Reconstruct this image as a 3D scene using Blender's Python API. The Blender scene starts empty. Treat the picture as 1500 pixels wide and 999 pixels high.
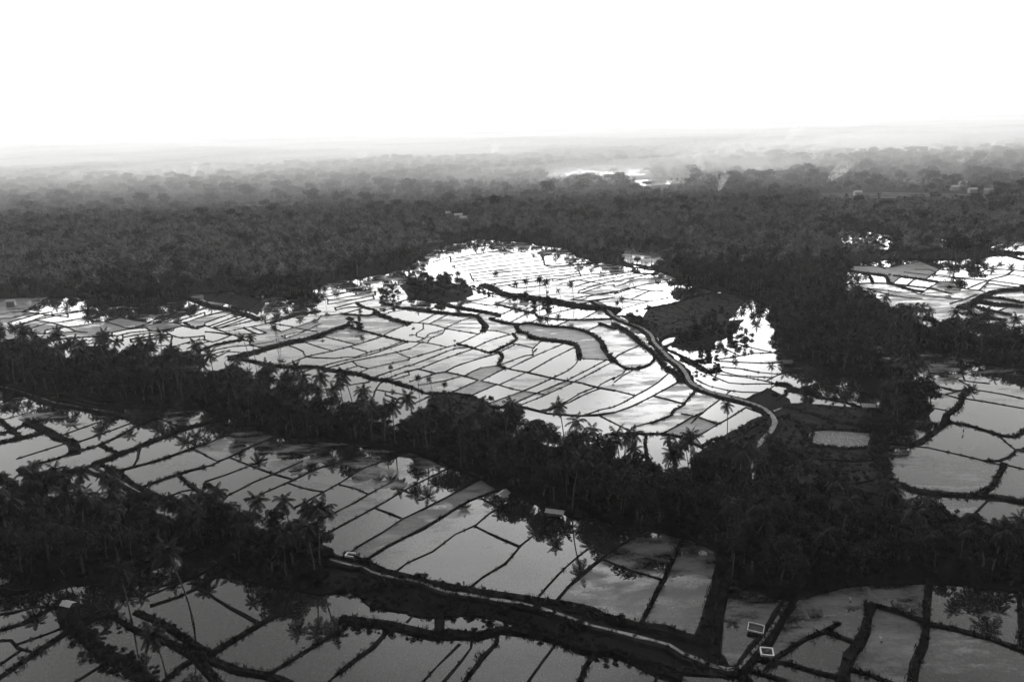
import bpy, bmesh, math, random
import numpy as np
from mathutils import Vector, Matrix
from mathutils.geometry import delaunay_2d_cdt
random.seed(7); rng = np.random.default_rng(7)
R = math.radians
scene = bpy.context.scene
C = scene.collection

# ------------------------------------------------------------------ camera
CAMH = 120.0; FPX = 1071.0; PITCH = math.atan(319.5/FPX); ROLL = math.atan(49/1500)
f_ = Vector((0, math.cos(PITCH), -math.sin(PITCH)))
r0 = Vector((1, 0, 0)); u0 = Vector((0, math.sin(PITCH), math.cos(PITCH)))
RX = r0*math.cos(ROLL) - u0*math.sin(ROLL)
UX = r0*math.sin(ROLL) + u0*math.cos(ROLL)
def un(px, py, z=0.0):
    """ground point that the photograph shows at px, py"""
    d = f_ + RX*((px-750)/FPX) + UX*((499.5-py)/FPX)
    if d.z > -0.004: d.z = -0.004
    t = (z-CAMH)/d.z
    return Vector((d.x*t, d.y*t, z))
def proj(p):
    v = Vector(p) - Vector((0, 0, CAMH))
    w = v.dot(f_)
    if w < 1: return (-9999, -9999)
    return (750+FPX*v.dot(RX)/w, 499.5-FPX*v.dot(UX)/w)
cd = bpy.data.cameras.new('camera'); cam = bpy.data.objects.new('camera', cd); C.objects.link(cam)
M = Matrix((RX, UX, -f_)).transposed().to_4x4(); M.translation = Vector((0, 0, CAMH))
cam.matrix_world = M
cd.sensor_width = 36; cd.lens = 36*FPX/1500; cd.clip_start = 0.5; cd.clip_end = 60000
scene.camera = cam

# ------------------------------------------------------------------ render / sky
scene.render.engine = 'CYCLES'
scene.view_settings.view_transform = 'Standard'; scene.view_settings.look = 'None'
scene.view_settings.gamma = 1; scene.view_settings.exposure = EXPO = 1.5
cy = scene.cycles
cy.max_bounces = 5; cy.diffuse_bounces = 2; cy.glossy_bounces = 3; cy.transmission_bounces = 2
cy.volume_bounces = 1; cy.transparent_max_bounces = 8
cy.use_denoising = True; cy.caustics_reflective = False; cy.caustics_refractive = False
cy.volume_step_rate = 1.0; cy.volume_max_steps = 64
SUN_EL, SUN_AZ = 19.0, 11.0       # azimuth clockwise from +Y, behind thin cloud
w = bpy.data.worlds.new('World'); scene.world = w; w.use_nodes = True
nt = w.node_tree; nd = nt.nodes; lk = nt.links
bg = nd['Background']; bg.inputs['Strength'].default_value = 0.1
sky = nd.new('ShaderNodeTexSky'); sky.sky_type = 'NISHITA'; sky.sun_disc = False
sky.sun_elevation = R(SUN_EL); sky.sun_rotation = R(SUN_AZ)
sky.air_density = 1.0; sky.dust_density = 3.0; sky.ozone_density = 1.0
bw = nd.new('ShaderNodeRGBToBW'); lk.new(sky.outputs[0], bw.inputs[0])
tc = nd.new('ShaderNodeTexCoord')
mp = nd.new('ShaderNodeMapping'); mp.inputs['Scale'].default_value = (1.0, 1.0, 3.2)
lk.new(tc.outputs['Generated'], mp.inputs[0])
nz = nd.new('ShaderNodeTexNoise'); nz.inputs['Scale'].default_value = 2.2; nz.inputs['Detail'].default_value = 6; nz.inputs['Roughness'].default_value = 0.55
lk.new(mp.outputs[0], nz.inputs['Vector'])
cr = nd.new('ShaderNodeMapRange'); cr.inputs['From Min'].default_value = 0.3; cr.inputs['From Max'].default_value = 0.7
cr.inputs['To Min'].default_value = 0.72; cr.inputs['To Max'].default_value = 1.3
lk.new(nz.outputs[0], cr.inputs[0])
# unseen sky overhead and behind dimmed to keep the trees dark, brighter ahead
sx = nd.new('ShaderNodeSeparateXYZ'); lk.new(tc.outputs['Generated'], sx.inputs[0])
fc = nd.new('ShaderNodeFloatCurve'); cvm = fc.mapping.curves[0]
for i, (a, b_) in enumerate([(0, 0.85), (0.17, 0.76), (0.25, 0.57), (0.36, 0.44), (0.50, 0.38), (0.66, 0.21), (0.8, 0.04), (1, 0.02)]):
    if i == 0: cvm.points[0].location = (a, b_)
    elif i == 7: cvm.points[-1].location = (a, b_)
    else: cvm.points.new(a, b_)
fc.mapping.update(); lk.new(sx.outputs['Z'], fc.inputs['Value'])
bk = nd.new('ShaderNodeMapRange'); lk.new(sx.outputs['Y'], bk.inputs[0]); bk.inputs[1].default_value = -0.5; bk.inputs[2].default_value = 0.45; bk.inputs[3].default_value = 0.03; bk.inputs[4].default_value = 1
f18 = nd.new('ShaderNodeMath'); f18.operation = 'MULTIPLY'; lk.new(fc.outputs[0], f18.inputs[0]); f18.inputs[1].default_value = 18.0
nsk = nd.new('ShaderNodeMath'); nsk.operation = 'MULTIPLY_ADD'; lk.new(bw.outputs[0], nsk.inputs[0]); nsk.inputs[1].default_value = 0.22; lk.new(f18.outputs[0], nsk.inputs[2])
m2 = nd.new('ShaderNodeMath'); m2.operation = 'MULTIPLY'; lk.new(nsk.outputs[0], m2.inputs[0]); lk.new(cr.outputs[0], m2.inputs[1])
m3 = nd.new('ShaderNodeMath'); m3.operation = 'MULTIPLY'; lk.new(m2.outputs[0], m3.inputs[0]); lk.new(bk.outputs[0], m3.inputs[1])
last = m3
for az, el, wd, gain in ((-27, 25, 13, -.45), (31, 27, 12, -.5), (0, 34, 10, .85), (25, 42, 12, -.25), (-12, 18, 7, -.35), (4, 17, 5, -.3), (16, 21, 7, .3), (-35, 40, 10, -.15)):
    dp = nd.new('ShaderNodeVectorMath'); dp.operation = 'DOT_PRODUCT'; lk.new(tc.outputs['Generated'], dp.inputs[0])
    dp.inputs[1].default_value = (math.sin(R(az))*math.cos(R(el)), math.cos(R(az))*math.cos(R(el)), math.sin(R(el)))
    # wobble the edge of each cloud with the cloud noise
    wv = nd.new('ShaderNodeMath'); wv.operation = 'MULTIPLY_ADD'; lk.new(nz.outputs[0], wv.inputs[0]); wv.inputs[1].default_value = (1-math.cos(R(wd)))*1.6; lk.new(dp.outputs['Value'], wv.inputs[2])
    mr = nd.new('ShaderNodeMapRange'); mr.interpolation_type = 'SMOOTHSTEP'; lk.new(wv.outputs[0], mr.inputs[0])
    off = (1-math.cos(R(wd)))*.8; mr.inputs[1].default_value = math.cos(R(wd*1.4))+off; mr.inputs[2].default_value = math.cos(R(wd*.35))+off; mr.inputs[3].default_value = 1; mr.inputs[4].default_value = 1+gain
    mm = nd.new('ShaderNodeMath'); mm.operation = 'MULTIPLY'; lk.new(last.outputs[0], mm.inputs[0]); lk.new(mr.outputs[0], mm.inputs[1]); last = mm
lk.new(last.outputs[0], bg.inputs['Color'])
# the lowest band of sky keeps the brightness of the air above it
ab = nd.new('ShaderNodeMath'); ab.operation = 'ABSOLUTE'; lk.new(sx.outputs['Z'], ab.inputs[0])
az_ = nd.new('ShaderNodeMath'); az_.operation = 'MAXIMUM'; lk.new(ab.outputs[0], az_.inputs[0]); az_.inputs[1].default_value = 0.12
cxz = nd.new('ShaderNodeCombineXYZ'); lk.new(sx.outputs['X'], cxz.inputs[0]); lk.new(sx.outputs['Y'], cxz.inputs[1]); lk.new(az_.outputs[0], cxz.inputs[2])
lk.new(cxz.outputs[0], sky.inputs[0])
sd = bpy.data.lights.new('sun', 'SUN'); sd.energy = 0.5; sd.angle = R(112); sd.color = (1, 0.985, 0.96)
so = bpy.data.objects.new('sun', sd); C.objects.link(so)
sv = Vector((math.sin(R(SUN_AZ))*math.cos(R(SUN_EL)), math.cos(R(SUN_AZ))*math.cos(R(SUN_EL)), math.sin(R(SUN_EL))))
so.rotation_euler = (-sv).to_track_quat('-Z', 'Y').to_euler(); so.location = (0, 0, 300)

# ------------------------------------------------------------------ materials
def newmat(name):
    m = bpy.data.materials.new(name); m.use_nodes = True
    return m, m.node_tree.nodes, m.node_tree.links, m.node_tree.nodes['Principled BSDF']
def coords(n, l, scale):
    g = n.new('ShaderNodeNewGeometry'); mpn = n.new('ShaderNodeMapping'); mpn.inputs['Scale'].default_value = scale
    l.new(g.outputs['Position'], mpn.inputs[0]); return mpn
def noise(n, l, vec, scale, detail=4, rough=0.6):
    t = n.new('ShaderNodeTexNoise'); t.inputs['Scale'].default_value = scale; t.inputs['Detail'].default_value = detail
    t.inputs['Roughness'].default_value = rough; l.new(vec.outputs[0], t.inputs['Vector']); return t
def mrange(n, l, src, a, b, c, d):
    t = n.new('ShaderNodeMapRange'); l.new(src, t.inputs[0])
    for i, v in zip((1, 2, 3, 4), (a, b, c, d)): t.inputs[i].default_value = v
    return t
def simple(name, lo, hi, scale, rough=0.9, spec=0.2, bump=0.0):
    m, n, l, b = newmat(name)
    v = coords(n, l, (1, 1, 1)); t = noise(n, l, v, scale, 5, 0.65)
    r = mrange(n, l, t.outputs[0], 0.3, 0.7, lo, hi)
    l.new(r.outputs[0], b.inputs['Base Color'])
    b.inputs['Roughness'].default_value = rough; b.inputs['Specular IOR Level'].default_value = spec
    if bump:
        t2 = noise(n, l, v, scale*6, 3); bp = n.new('ShaderNodeBump'); bp.inputs['Strength'].default_value = bump; bp.inputs['Distance'].default_value = 0.3
        l.new(t2.outputs[0], bp.inputs['Height']); l.new(bp.outputs[0], b.inputs['Normal'])
    return m
def leafmat(name, lo, hi, rough=0.5, spec=0.25):
    m, n, l, b = newmat(name)
    oi = n.new('ShaderNodeObjectInfo'); v = coords(n, l, (1, 1, 1)); t = noise(n, l, v, 0.6, 3)
    ad = n.new('ShaderNodeMath'); ad.operation = 'ADD'; l.new(oi.outputs['Random'], ad.inputs[0]); l.new(t.outputs[0], ad.inputs[1])
    r = mrange(n, l, ad.outputs[0], 0.3, 1.7, lo, hi); l.new(r.outputs[0], b.inputs['Base Color'])
    b.inputs['Roughness'].default_value = rough; b.inputs['Specular IOR Level'].default_value = spec
    return m
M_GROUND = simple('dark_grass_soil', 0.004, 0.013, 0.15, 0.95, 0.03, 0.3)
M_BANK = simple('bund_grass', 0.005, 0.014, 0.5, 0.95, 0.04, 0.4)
M_LAND = simple('fallow_field', 0.004, 0.034, 0.22, 0.95, 0.03, 0.5)
M_STUB = simple('pale_stubble_field', 0.05, 0.3, 1.3, 0.9, 0.1, 0.4)
M_ROAD = simple('pale_concrete_track', 0.09, 0.26, 0.5, 0.8, 0.2, 0.2)
M_PATH = simple('pale_dirt_path', 0.02, 0.36, 0.3, 0.8, 0.3, 0.1)
M_TRUNK = simple('palm_trunk_bark', 0.03, 0.11, 1.5, 0.9, 0.2)
M_BARK = simple('tree_bark', 0.04, 0.10, 1.2, 0.9, 0.2)
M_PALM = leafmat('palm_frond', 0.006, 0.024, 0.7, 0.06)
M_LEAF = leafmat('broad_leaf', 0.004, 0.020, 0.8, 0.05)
M_LEAF2 = leafmat('pale_feathery_leaf', 0.03, 0.085, 0.6, 0.2)
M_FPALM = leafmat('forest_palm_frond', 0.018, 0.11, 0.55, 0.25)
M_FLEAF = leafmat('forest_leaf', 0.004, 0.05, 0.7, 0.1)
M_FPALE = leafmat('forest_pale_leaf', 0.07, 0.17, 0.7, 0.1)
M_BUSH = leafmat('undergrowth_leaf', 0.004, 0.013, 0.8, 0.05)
M_CONC = simple('pale_concrete', 0.5, 0.75, 1.0, 0.7, 0.3)
M_ROOF = simple('sheet_metal_roof', 0.45, 0.7, 1.5, 0.4, 0.5)
M_ROOFD = simple('clay_tile_roof', 0.10, 0.2, 1.5, 0.8, 0.3)
M_WALL = simple('plaster_wall', 0.35, 0.6, 1.0, 0.8, 0.2)
M_DARK = simple('dark_opening', 0.01, 0.02, 1.0, 0.6, 0.3)
M_WOOD = simple('dark_timber', 0.05, 0.1, 1.0, 0.8, 0.2)
M_SKIN = simple('skin', 0.15, 0.2, 3, 0.6, 0.3)
M_CLOTH = simple('dark_cloth', 0.02, 0.06, 2, 0.9, 0.1)
M_CLOTHL = simple('white_cloth', 0.6, 0.75, 2, 0.9, 0.1)
M_STRAW = simple('straw', 0.4, 0.55, 4, 0.9, 0.1)
M_METAL = simple('black_bodywork', 0.02, 0.04, 3, 0.35, 0.5)

def water_mat():
    m, n, l, b = newmat('flooded_paddy')
    at = n.new('ShaderNodeAttribute'); at.attribute_type = 'OBJECT'; at.attribute_name = 'mud'   # how much wet mud stands out of the water
    v = coords(n, l, (1, 1, 1)); oi = n.new('ShaderNodeObjectInfo')
    sh = n.new('ShaderNodeVectorMath'); sh.operation = 'ADD'; l.new(v.outputs[0], sh.inputs[0])
    sc_ = n.new('ShaderNodeVectorMath'); sc_.operation = 'SCALE'; cb = n.new('ShaderNodeCombineXYZ'); l.new(oi.outputs['Random'], cb.inputs[0]); l.new(oi.outputs['Random'], cb.inputs[1])
    l.new(cb.outputs[0], sc_.inputs[0]); sc_.inputs['Scale'].default_value = 500; l.new(sc_.outputs[0], sh.inputs[1])
    rot = n.new('ShaderNodeMapping'); rot.inputs['Rotation'].default_value = (0, 0, R(35)); rot.inputs['Scale'].default_value = (0.05, 0.14, 1)
    l.new(sh.outputs[0], rot.inputs[0])
    big = noise(n, l, rot, 1.0, 7, 0.62)
    fine = noise(n, l, sh, 1.1, 3, 0.7)
    a1 = n.new('ShaderNodeMath'); a1.operation = 'MULTIPLY_ADD'; l.new(fine.outputs[0], a1.inputs[0]); a1.inputs[1].default_value = 0.22; l.new(big.outputs[0], a1.inputs[2])
    # threshold: mud 0 -> almost none, mud 1 -> nearly everywhere
    th = mrange(n, l, at.outputs['Fac'], 0, 1, 0.86, 0.36)
    sb = n.new('ShaderNodeMath'); sb.operation = 'SUBTRACT'; l.new(a1.outputs[0], sb.inputs[0]); l.new(th.outputs[0], sb.inputs[1])
    mk = mrange(n, l, sb.outputs[0], -0.05, 0.09, 0, 1)
    # dark mud body
    mud = n.new('ShaderNodeBsdfPrincipled')
    mc = mrange(n, l, a1.outputs[0], 0.5, 0.82, 0.035, 0.19); l.new(mc.outputs[0], mud.inputs['Base Color'])
    mud.inputs['Roughness'].default_value = 0.5; mud.inputs['Specular IOR Level'].default_value = 0.16
    bp = n.new('ShaderNodeBump'); bp.inputs['Strength'].default_value = 0.8; bp.inputs['Distance'].default_value = 0.2
    f2 = noise(n, l, sh, 2.5, 3, 0.7); l.new(f2.outputs[0], bp.inputs['Height']); l.new(bp.outputs[0], mud.inputs['Normal'])
    # open water, seedlings dot it
    b.inputs['Base Color'].default_value = (0.010, 0.010, 0.010, 1); b.inputs['IOR'].default_value = 1.333
    b.inputs['Specular IOR Level'].default_value = 0.5
    rr = mrange(n, l, fine.outputs[0], 0.3, 0.7, 0.0, 0.03); l.new(rr.outputs[0], b.inputs['Roughness'])
    seed = noise(n, l, sh, 1.9, 2, 0.5)
    at2 = n.new('ShaderNodeAttribute'); at2.attribute_type = 'OBJECT'; at2.attribute_name = 'seedlings'
    sd_ = mrange(n, l, seed.outputs[0], 0.55, 0.75, 0, 1)
    sm = n.new('ShaderNodeMath'); sm.operation = 'MULTIPLY'; l.new(sd_.outputs[0], sm.inputs[0]); l.new(at2.outputs['Fac'], sm.inputs[1])
    mx0 = n.new('ShaderNodeMixShader'); l.new(sm.outputs[0], mx0.inputs[0]); l.new(b.outputs[0], mx0.inputs[1]); l.new(mud.outputs[0], mx0.inputs[2])
    mx = n.new('ShaderNodeMixShader'); l.new(mk.outputs[0], mx.inputs[0]); l.new(mx0.outputs[0], mx.inputs[1]); l.new(mud.outputs[0], mx.inputs[2])
    l.new(mx.outputs[0], n['Material Output'].inputs['Surface'])
    return m
M_WATER = water_mat()

# ------------------------------------------------------------------ object helpers
def mesh(name, verts, faces, mats, fm=None, smooth=False):
    me = bpy.data.meshes.new(name); me.from_pydata([tuple(v) for v in verts], [], faces)
    for m in (mats if isinstance(mats, (list, tuple)) else [mats]): me.materials.append(m)
    if fm: me.polygons.foreach_set('material_index', fm)
    if smooth: me.polygons.foreach_set('use_smooth', [True]*len(me.polygons))
    me.update(); return me
def link(name, me, parent=None, loc=None):
    o = bpy.data.objects.new(name, me); C.objects.link(o)
    if parent: o.parent = parent
    if loc is not None: o.location = loc
    return o
def tag(o, label=None, cat=None, group=None, kind=None):
    if label: o['label'] = label
    if cat: o['category'] = cat
    if group: o['group'] = group
    if kind: o['kind'] = kind
    return o
class MB:
    def __init__(s): s.v = []; s.f = []
    def quad(s, a, b, c, d): k = len(s.v); s.v += [a, b, c, d]; s.f.append((k, k+1, k+2, k+3))
    def tri(s, a, b, c): k = len(s.v); s.v += [a, b, c]; s.f.append((k, k+1, k+2))
    def box(s, c, d, rz=0, taper=1.0):
        k = len(s.v); cx, cy_, cz = c; dx, dy, dz = [q/2 for q in d]; co, si = math.cos(rz), math.sin(rz)
        for z, t in ((-dz, 1), (dz, taper)):
            for x, y in ((-dx, -dy), (dx, -dy), (dx, dy), (-dx, dy)):
                x *= t; y *= t; s.v.append((cx+x*co-y*si, cy_+x*si+y*co, cz+z))
        for q in ((0, 3, 2, 1), (4, 5, 6, 7), (0, 1, 5, 4), (1, 2, 6, 5), (2, 3, 7, 6), (3, 0, 4, 7)): s.f.append(tuple(k+i for i in q))
    def tube(s, pts, rad, n=6):
        k = len(s.v)
        for i, p in enumerate(pts):
            p = Vector(p); d = (Vector(pts[min(i+1, len(pts)-1)])-Vector(pts[max(i-1, 0)])).normalized()
            a = d.orthogonal().normalized(); b_ = d.cross(a); r = rad[i] if isinstance(rad, (list, tuple)) else rad
            for j in range(n):
                t = 2*math.pi*j/n; s.v.append(tuple(p+a*(r*math.cos(t))+b_*(r*math.sin(t))))
        for i in range(len(pts)-1):
            for j in range(n): s.f.append((k+i*n+j, k+i*n+(j+1) % n, k+(i+1)*n+(j+1) % n, k+(i+1)*n+j))
        s.f.append(tuple(k+(len(pts)-1)*n+j for j in range(n))); s.f.append(tuple(k+n-1-j for j in range(n)))
    def me(s, name, mat, smooth=False): return mesh(name, s.v, s.f, mat, None, smooth)

def tile(ox, oy, s, txt, w=0.65, h=0.26):
    """polylines read off an enlarged piece of the photograph -> list of (pts, w, h)"""
    out = []
    for line in txt.strip().splitlines():
        line = line.split('#')[0].strip()
        if not line: continue
        ww, hh = w, h
        if '|' in line:
            line, q = line.split('|'); q = q.split(); ww = float(q[0]); hh = float(q[1]) if len(q) > 1 else min(1.3, 0.25+0.18*ww)
        p = [tuple(float(c) for c in t.split(',')) for t in line.split()]
        out.append(([(ox+x/s, oy+y/s) for x, y in p], ww, hh))
    return out
def poly(txt, ox=0, oy=0, s=1):
    return [(ox+float(t.split(',')[0])/s, oy+float(t.split(',')[1])/s) for t in txt.split()]
def inside(p, pl):
    x, y = p; c = False; j = len(pl)-1
    for i in range(len(pl)):
        xi, yi = pl[i]; xj, yj = pl[j]
        if (yi > y) != (yj > y) and x < (xj-xi)*(y-yi)/(yj-yi)+xi: c = not c
        j = i
    return c
def inside_np(X, Y, pl):
    c = np.zeros(X.shape, bool); j = len(pl)-1
    for i in range(len(pl)):
        xi, yi = pl[i]; xj, yj = pl[j]
        if yi != yj: c ^= ((yi > Y) != (yj > Y)) & (X < (xj-xi)*(Y-yi)/(yj-yi)+xi)
        j = i
    return c

# ------------------------------------------------------------------ layout data
W = {
'A': poly("-260,438 0,438 60,435 110,435 145,445 200,448 262,440 285,431 330,428 390,433 430,438 468,442 455,426 480,415 520,408 560,402 600,392 616,374 660,357 700,350 760,354 830,364 850,378 900,388 960,396 985,405 1010,418 1060,428 1100,432 1128,446 1136,470 1144,500 1152,528 1195,546 1250,552 1265,575 1300,582 1342,572 1350,592 1300,604 1296,650 1300,700 1200,715 1140,708 1110,712 1040,712 1000,704 950,698 900,688 860,674 800,655 740,640 700,632 640,634 600,641 560,624 480,602 430,586 370,570 320,561 250,543 160,533 100,527 0,511 -260,500"),
'C': poly("1238,389 1300,380 1380,381 1440,378 1460,374 1500,373 1760,368 1760,545 1500,508 1450,497 1400,490 1330,482 1290,472 1250,452 1236,418"),
'D': poly("1436,361 1500,351 1760,340 1760,364 1500,370 1445,371"),
'E': poly("1345,347 1388,347 1400,364 1350,362"),
'K': poly("1215,338 1260,337 1312,346 1332,368 1240,364"),
'L': poly("905,366 968,373 978,386 950,391 915,385"),
'M': poly("925,388 960,394 962,402 930,400"),
'F': poly("1262,508 1290,506 1340,512 1400,522 1480,538 1500,542 1760,600 1760,845 1500,778 1440,766 1370,756 1340,742 1303,727 1290,690 1293,655 1312,640 1348,612 1364,600 1352,575 1330,552 1290,530"),
'G': poly("-300,548 0,562 60,577 120,580 180,590 240,596 300,600 350,618 390,634 440,643 500,648 560,653 620,668 680,692 720,710 780,734 840,757 900,770 960,778 1010,788 1048,804 1062,832 1050,870 1032,938 940,918 800,888 680,862 570,843 505,820 482,806 450,794 420,784 300,770 255,764 160,746 100,735 0,725 -300,720"),
'H': poly("-300,880 0,866 60,862 100,858 180,850 200,836 240,816 300,808 338,832 380,852 440,864 500,868 514,864 545,886 600,897 640,903 720,903 800,925 900,955 1000,985 1072,988 1034,942 1052,868 1075,852 1110,866 1152,876 1200,866 1260,856 1360,853 1500,866 1760,890 1760,1400 -300,1400"),
'far': poly("820,247 850,243 950,243 958,252 940,258 800,260 790,253"),
'farb': poly("928,265 1008,261 1012,268 940,274"),
}
B = []
B += tile(0, 420, 5, """
0,235 80,232 180,205 300,195
60,265 180,230 280,200 380,185
80,290 200,260 330,215 480,190 560,178
90,302 260,245 360,222 600,180
260,245 360,262 480,295 560,330
180,320 320,275 360,265 430,262 600,232 690,200
160,185 220,190 300,200 400,212 500,222
330,320 480,295 570,290 680,270
600,232 690,250
0,205 90,185 160,185 230,150
560,330 640,337
670,258 760,258 880,228
780,260 860,282 960,305 1100,265 1190,250
880,228 1000,250 1110,267
960,305 1060,288 1200,262 1290,265 1350,290 1420,305
1060,300 1120,325 1200,318 1350,285
1200,318 1250,352 1330,375 1498,360
820,335 920,315 1060,300
860,360 960,335 1120,325
900,372 1050,345 1200,330
950,387 1100,362 1240,350
962,405 1080,385 1260,365
1260,365 1250,430
1250,448 1400,400 1498,385
1370,455 1430,425 1498,410
1340,500 1498,462
1130,245 1280,190
1160,262 1350,195 1430,155
1200,265 1400,190 1498,162
1250,268 1498,190
1290,262 1350,265 1498,215
1350,265 1430,305 1498,285 | 1.1
0,420 100,405 300,400 500,380 700,365 860,360
600,420 900,400
100,350 300,345 560,330
1040,440 1250,430
""")
B += tile(300, 420, 5, """
0,130 60,150 150,165 230,190 330,215 385,240 | 3 0.8
120,148 160,110
210,170 262,140
290,190 340,155
0,215 150,180
0,265 200,195
30,290 250,210
60,300 300,215
90,310 340,222
0,285 60,305 200,350 290,390 330,400
60,305 130,300 385,240
100,335 200,320 480,265
480,265 560,240 700,205 850,180 | 1.2
0,330 110,340 190,355
0,390 60,405 190,358
190,355 330,345
0,455 70,430 160,410 240,395 | 1.8
20,475 200,440 320,430
0,507 180,465
60,530 170,475
160,475 250,480 300,490
330,430 400,440 480,460
320,430 420,415 510,400
340,330 400,350 510,325
380,310 450,340
480,265 500,300 560,330
560,330 700,285 830,240
520,275 620,290 700,310 830,330
560,362 700,330
590,380 720,332 850,270
180,525 260,510 400,470 500,440 560,425 640,405 760,385 880,345 1000,300 1065,285 | 3.6 1.0
180,525 290,535 400,560 520,580 640,590 820,590 900,610 1000,625 1100,635 1160,650 1220,675 1350,690 1430,715 1498,735 | 2.2 0.7
600,425 680,455 720,475 740,512 860,522 950,525 1040,515 1100,515
740,410 830,440 935,470
740,512 935,470 1110,425 1285,370
880,370 980,392 1110,425
580,575 650,550 740,515
830,590 1000,545 1200,500 1350,450 1498,400
1100,515 1200,482 1350,440 1450,400
880,602 1080,545 1200,522 1400,480 1498,455
1080,447 1200,482
1080,545 1120,580 1200,600
980,622 1120,580
1120,635 1200,600 1350,565 1498,535
1205,675 1350,625 1498,575
1300,690 1420,640 1498,615
1350,690 1498,645
1060,285 1100,310 1200,335 1300,360 1440,395 1498,405 | 1.1
1285,368 1320,350 1380,320 1460,285 1498,270
1400,480 1498,520
670,640 760,610 830,592
1300,690 1250,760 1220,850
1060,720 1200,700 1230,680
1290,760 1400,780 1498,800
1320,790 1400,820 1420,850
1240,195 1330,225 1440,262 1498,275 | 2.6 0.8
1110,120 1160,150 1250,175 1285,215 | 1.4
1110,120 1240,90
1290,115 1350,135 1420,155 1498,162 | 2 0.6
1300,215 1360,185 1450,172
1280,182 1370,160
900,130 1120,90 1250,60
950,157 1100,118
900,102 1100,65 1250,35
880,77 1000,50 1150,20
960,172 1060,150 1160,150
800,112 900,90
1370,130 1498,90
1060,205 1200,215 1250,200 | 1.2
850,215 1000,200 1150,160
440,250 600,215 720,190
""")
B += tile(600, 420, 5, """
0,162 100,175 250,195 350,205 480,215 520,250 555,290 540,325 | 2.5 0.8
540,325 500,350 430,385 350,420 270,445 150,482 0,525
60,265 120,270 200,285 260,305 350,322 500,347
0,262 60,265 180,205
160,265 260,215
260,305 400,240 480,225
100,280 100,310 50,340 50,365 110,380
0,357 50,350
60,400 110,380 150,342 240,320
0,402 60,405 130,412 270,442
130,412 160,375 240,345 260,307
0,457 60,422
350,420 450,445 590,485 620,480 660,485 | 1
660,485 680,510 655,560 655,580 700,600 | 1.7
555,317 640,325 745,352
470,450 600,390 740,350 800,335
0,580 180,512 330,455 440,442
60,605 250,530 450,460
0,617 60,602 190,635 260,625 400,655 500,685 | 0.8
260,625 330,585 500,530 650,487
400,655 520,595 650,577
655,580 760,610 850,625 1040,670 1150,690 1250,705 1380,740 1498,760 | 0.9
0,695 190,637
60,722 250,690 380,655
300,777 500,687
500,685 640,715 740,745 830,765
440,802 640,715
520,690 700,597
660,717 860,625
600,847 830,765
830,765 930,780 985,790
830,765 1050,670
750,862 930,780 1150,690
800,872 1000,790 1200,700 1440,575 1498,545
720,602 900,515 1110,425
870,627 1010,545 1195,450
655,577 850,505 905,500
905,500 900,460 960,400
760,350 790,380 740,415 600,482 | 1.4
740,415 850,435 932,457
650,482 760,430
932,457 905,480
1240,530 1215,570 1150,620 1060,662
1240,525 1450,537
1160,682 1300,610 1440,537
940,912 1100,870 1250,780 1350,740
980,917 1130,865 1280,790 1400,745
1370,742 1400,715 1498,665
760,865 840,885 940,910 1010,930 1150,940 1250,945 1380,940 1498,922 | 0.9
1280,942 1400,900 1498,880
1380,940 1498,1000
590,235 680,260 780,280 880,270 1000,290 1150,300 1290,330 1360,370 1400,400 1430,470 1470,520 1500,545 | 2.6 0.8
780,280 800,330 870,350 880,370 1000,390 1100,400 1200,420 1240,480 1240,530 | 2.6 0.8
70,90 200,115 330,150 450,170 560,190 630,205 | 2.2 0.7
0,97 70,90
150,167 240,130
480,207 570,185
640,220 770,160
760,250 860,195 
640,130 760,160 860,185 920,195 950,225 1100,240 1240,245 1498,237 | 1
960,217 1200,160
1240,245 1310,215 1390,170
1390,170 1450,180 1498,222
1060,292 1150,255
880,267 950,235
1290,330 1400,275
1390,270 1498,312 | 2.2 0.7
870,190 1060,150
820,175 1000,120
540,-10 600,10 700,60 850,80 1000,100 1150,130 1300,150 1430,160 1498,185 | 4.5 1.2
450,115 600,140 640,130
660,117 720,90
1180,95 1350,110
1230,130 1498,80
1260,100 1350,60 1498,40
470,102 570,80
520,42 630,60
0,30 200,60 450,115
180,785 250,778 350,785 450,800 560,858 640,890 760,865 | 1.5
180,785 110,820 0,870
0,735 120,780 180,785 | 1.2
340,850 520,900 620,905
""")
B += tile(600, 350, 5, """
300,150 500,110 700,80
300,175 560,130 850,95
310,200 600,150 900,110
330,215 620,175 980,125
400,235 700,195 980,155
440,255 760,215 1190,175
450,275 800,235 1200,200
460,295 820,260 1220,215
470,310 850,280 1240,235
600,330 900,290 1250,255
640,350 920,310 1100,290
980,150 1010,200 1200,190 | 1
470,80 600,70 720,95
560,100 740,90 850,95
1050,310 1300,262 1498,245
1100,330 1300,290 1498,262
1210,350 1350,310 1498,285
1240,380 1400,330 1498,310
1250,400 1400,350 1498,335
1240,395 1400,410 1498,380
1200,440 1350,410 1498,395
1300,455 1498,430
1240,300 1360,320
180,110 420,70 600,50
170,170 300,130
720,340 800,360 1000,340
""")
B += tile(900, 350, 5, """
0,285 80,268
0,315 180,275
0,350 200,290 300,300
0,405 200,340 360,320
0,390 110,360
160,365 300,385 360,380
150,430 250,385
60,440 240,455
20,520 230,465 400,430
220,515 430,475 560,435 700,400 730,408 | 1.8 0.5
730,408 840,460 830,490
280,655 450,610 560,570
240,560 470,590 560,600
300,520 500,560
430,478 540,540
560,435 640,500
""")
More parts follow.
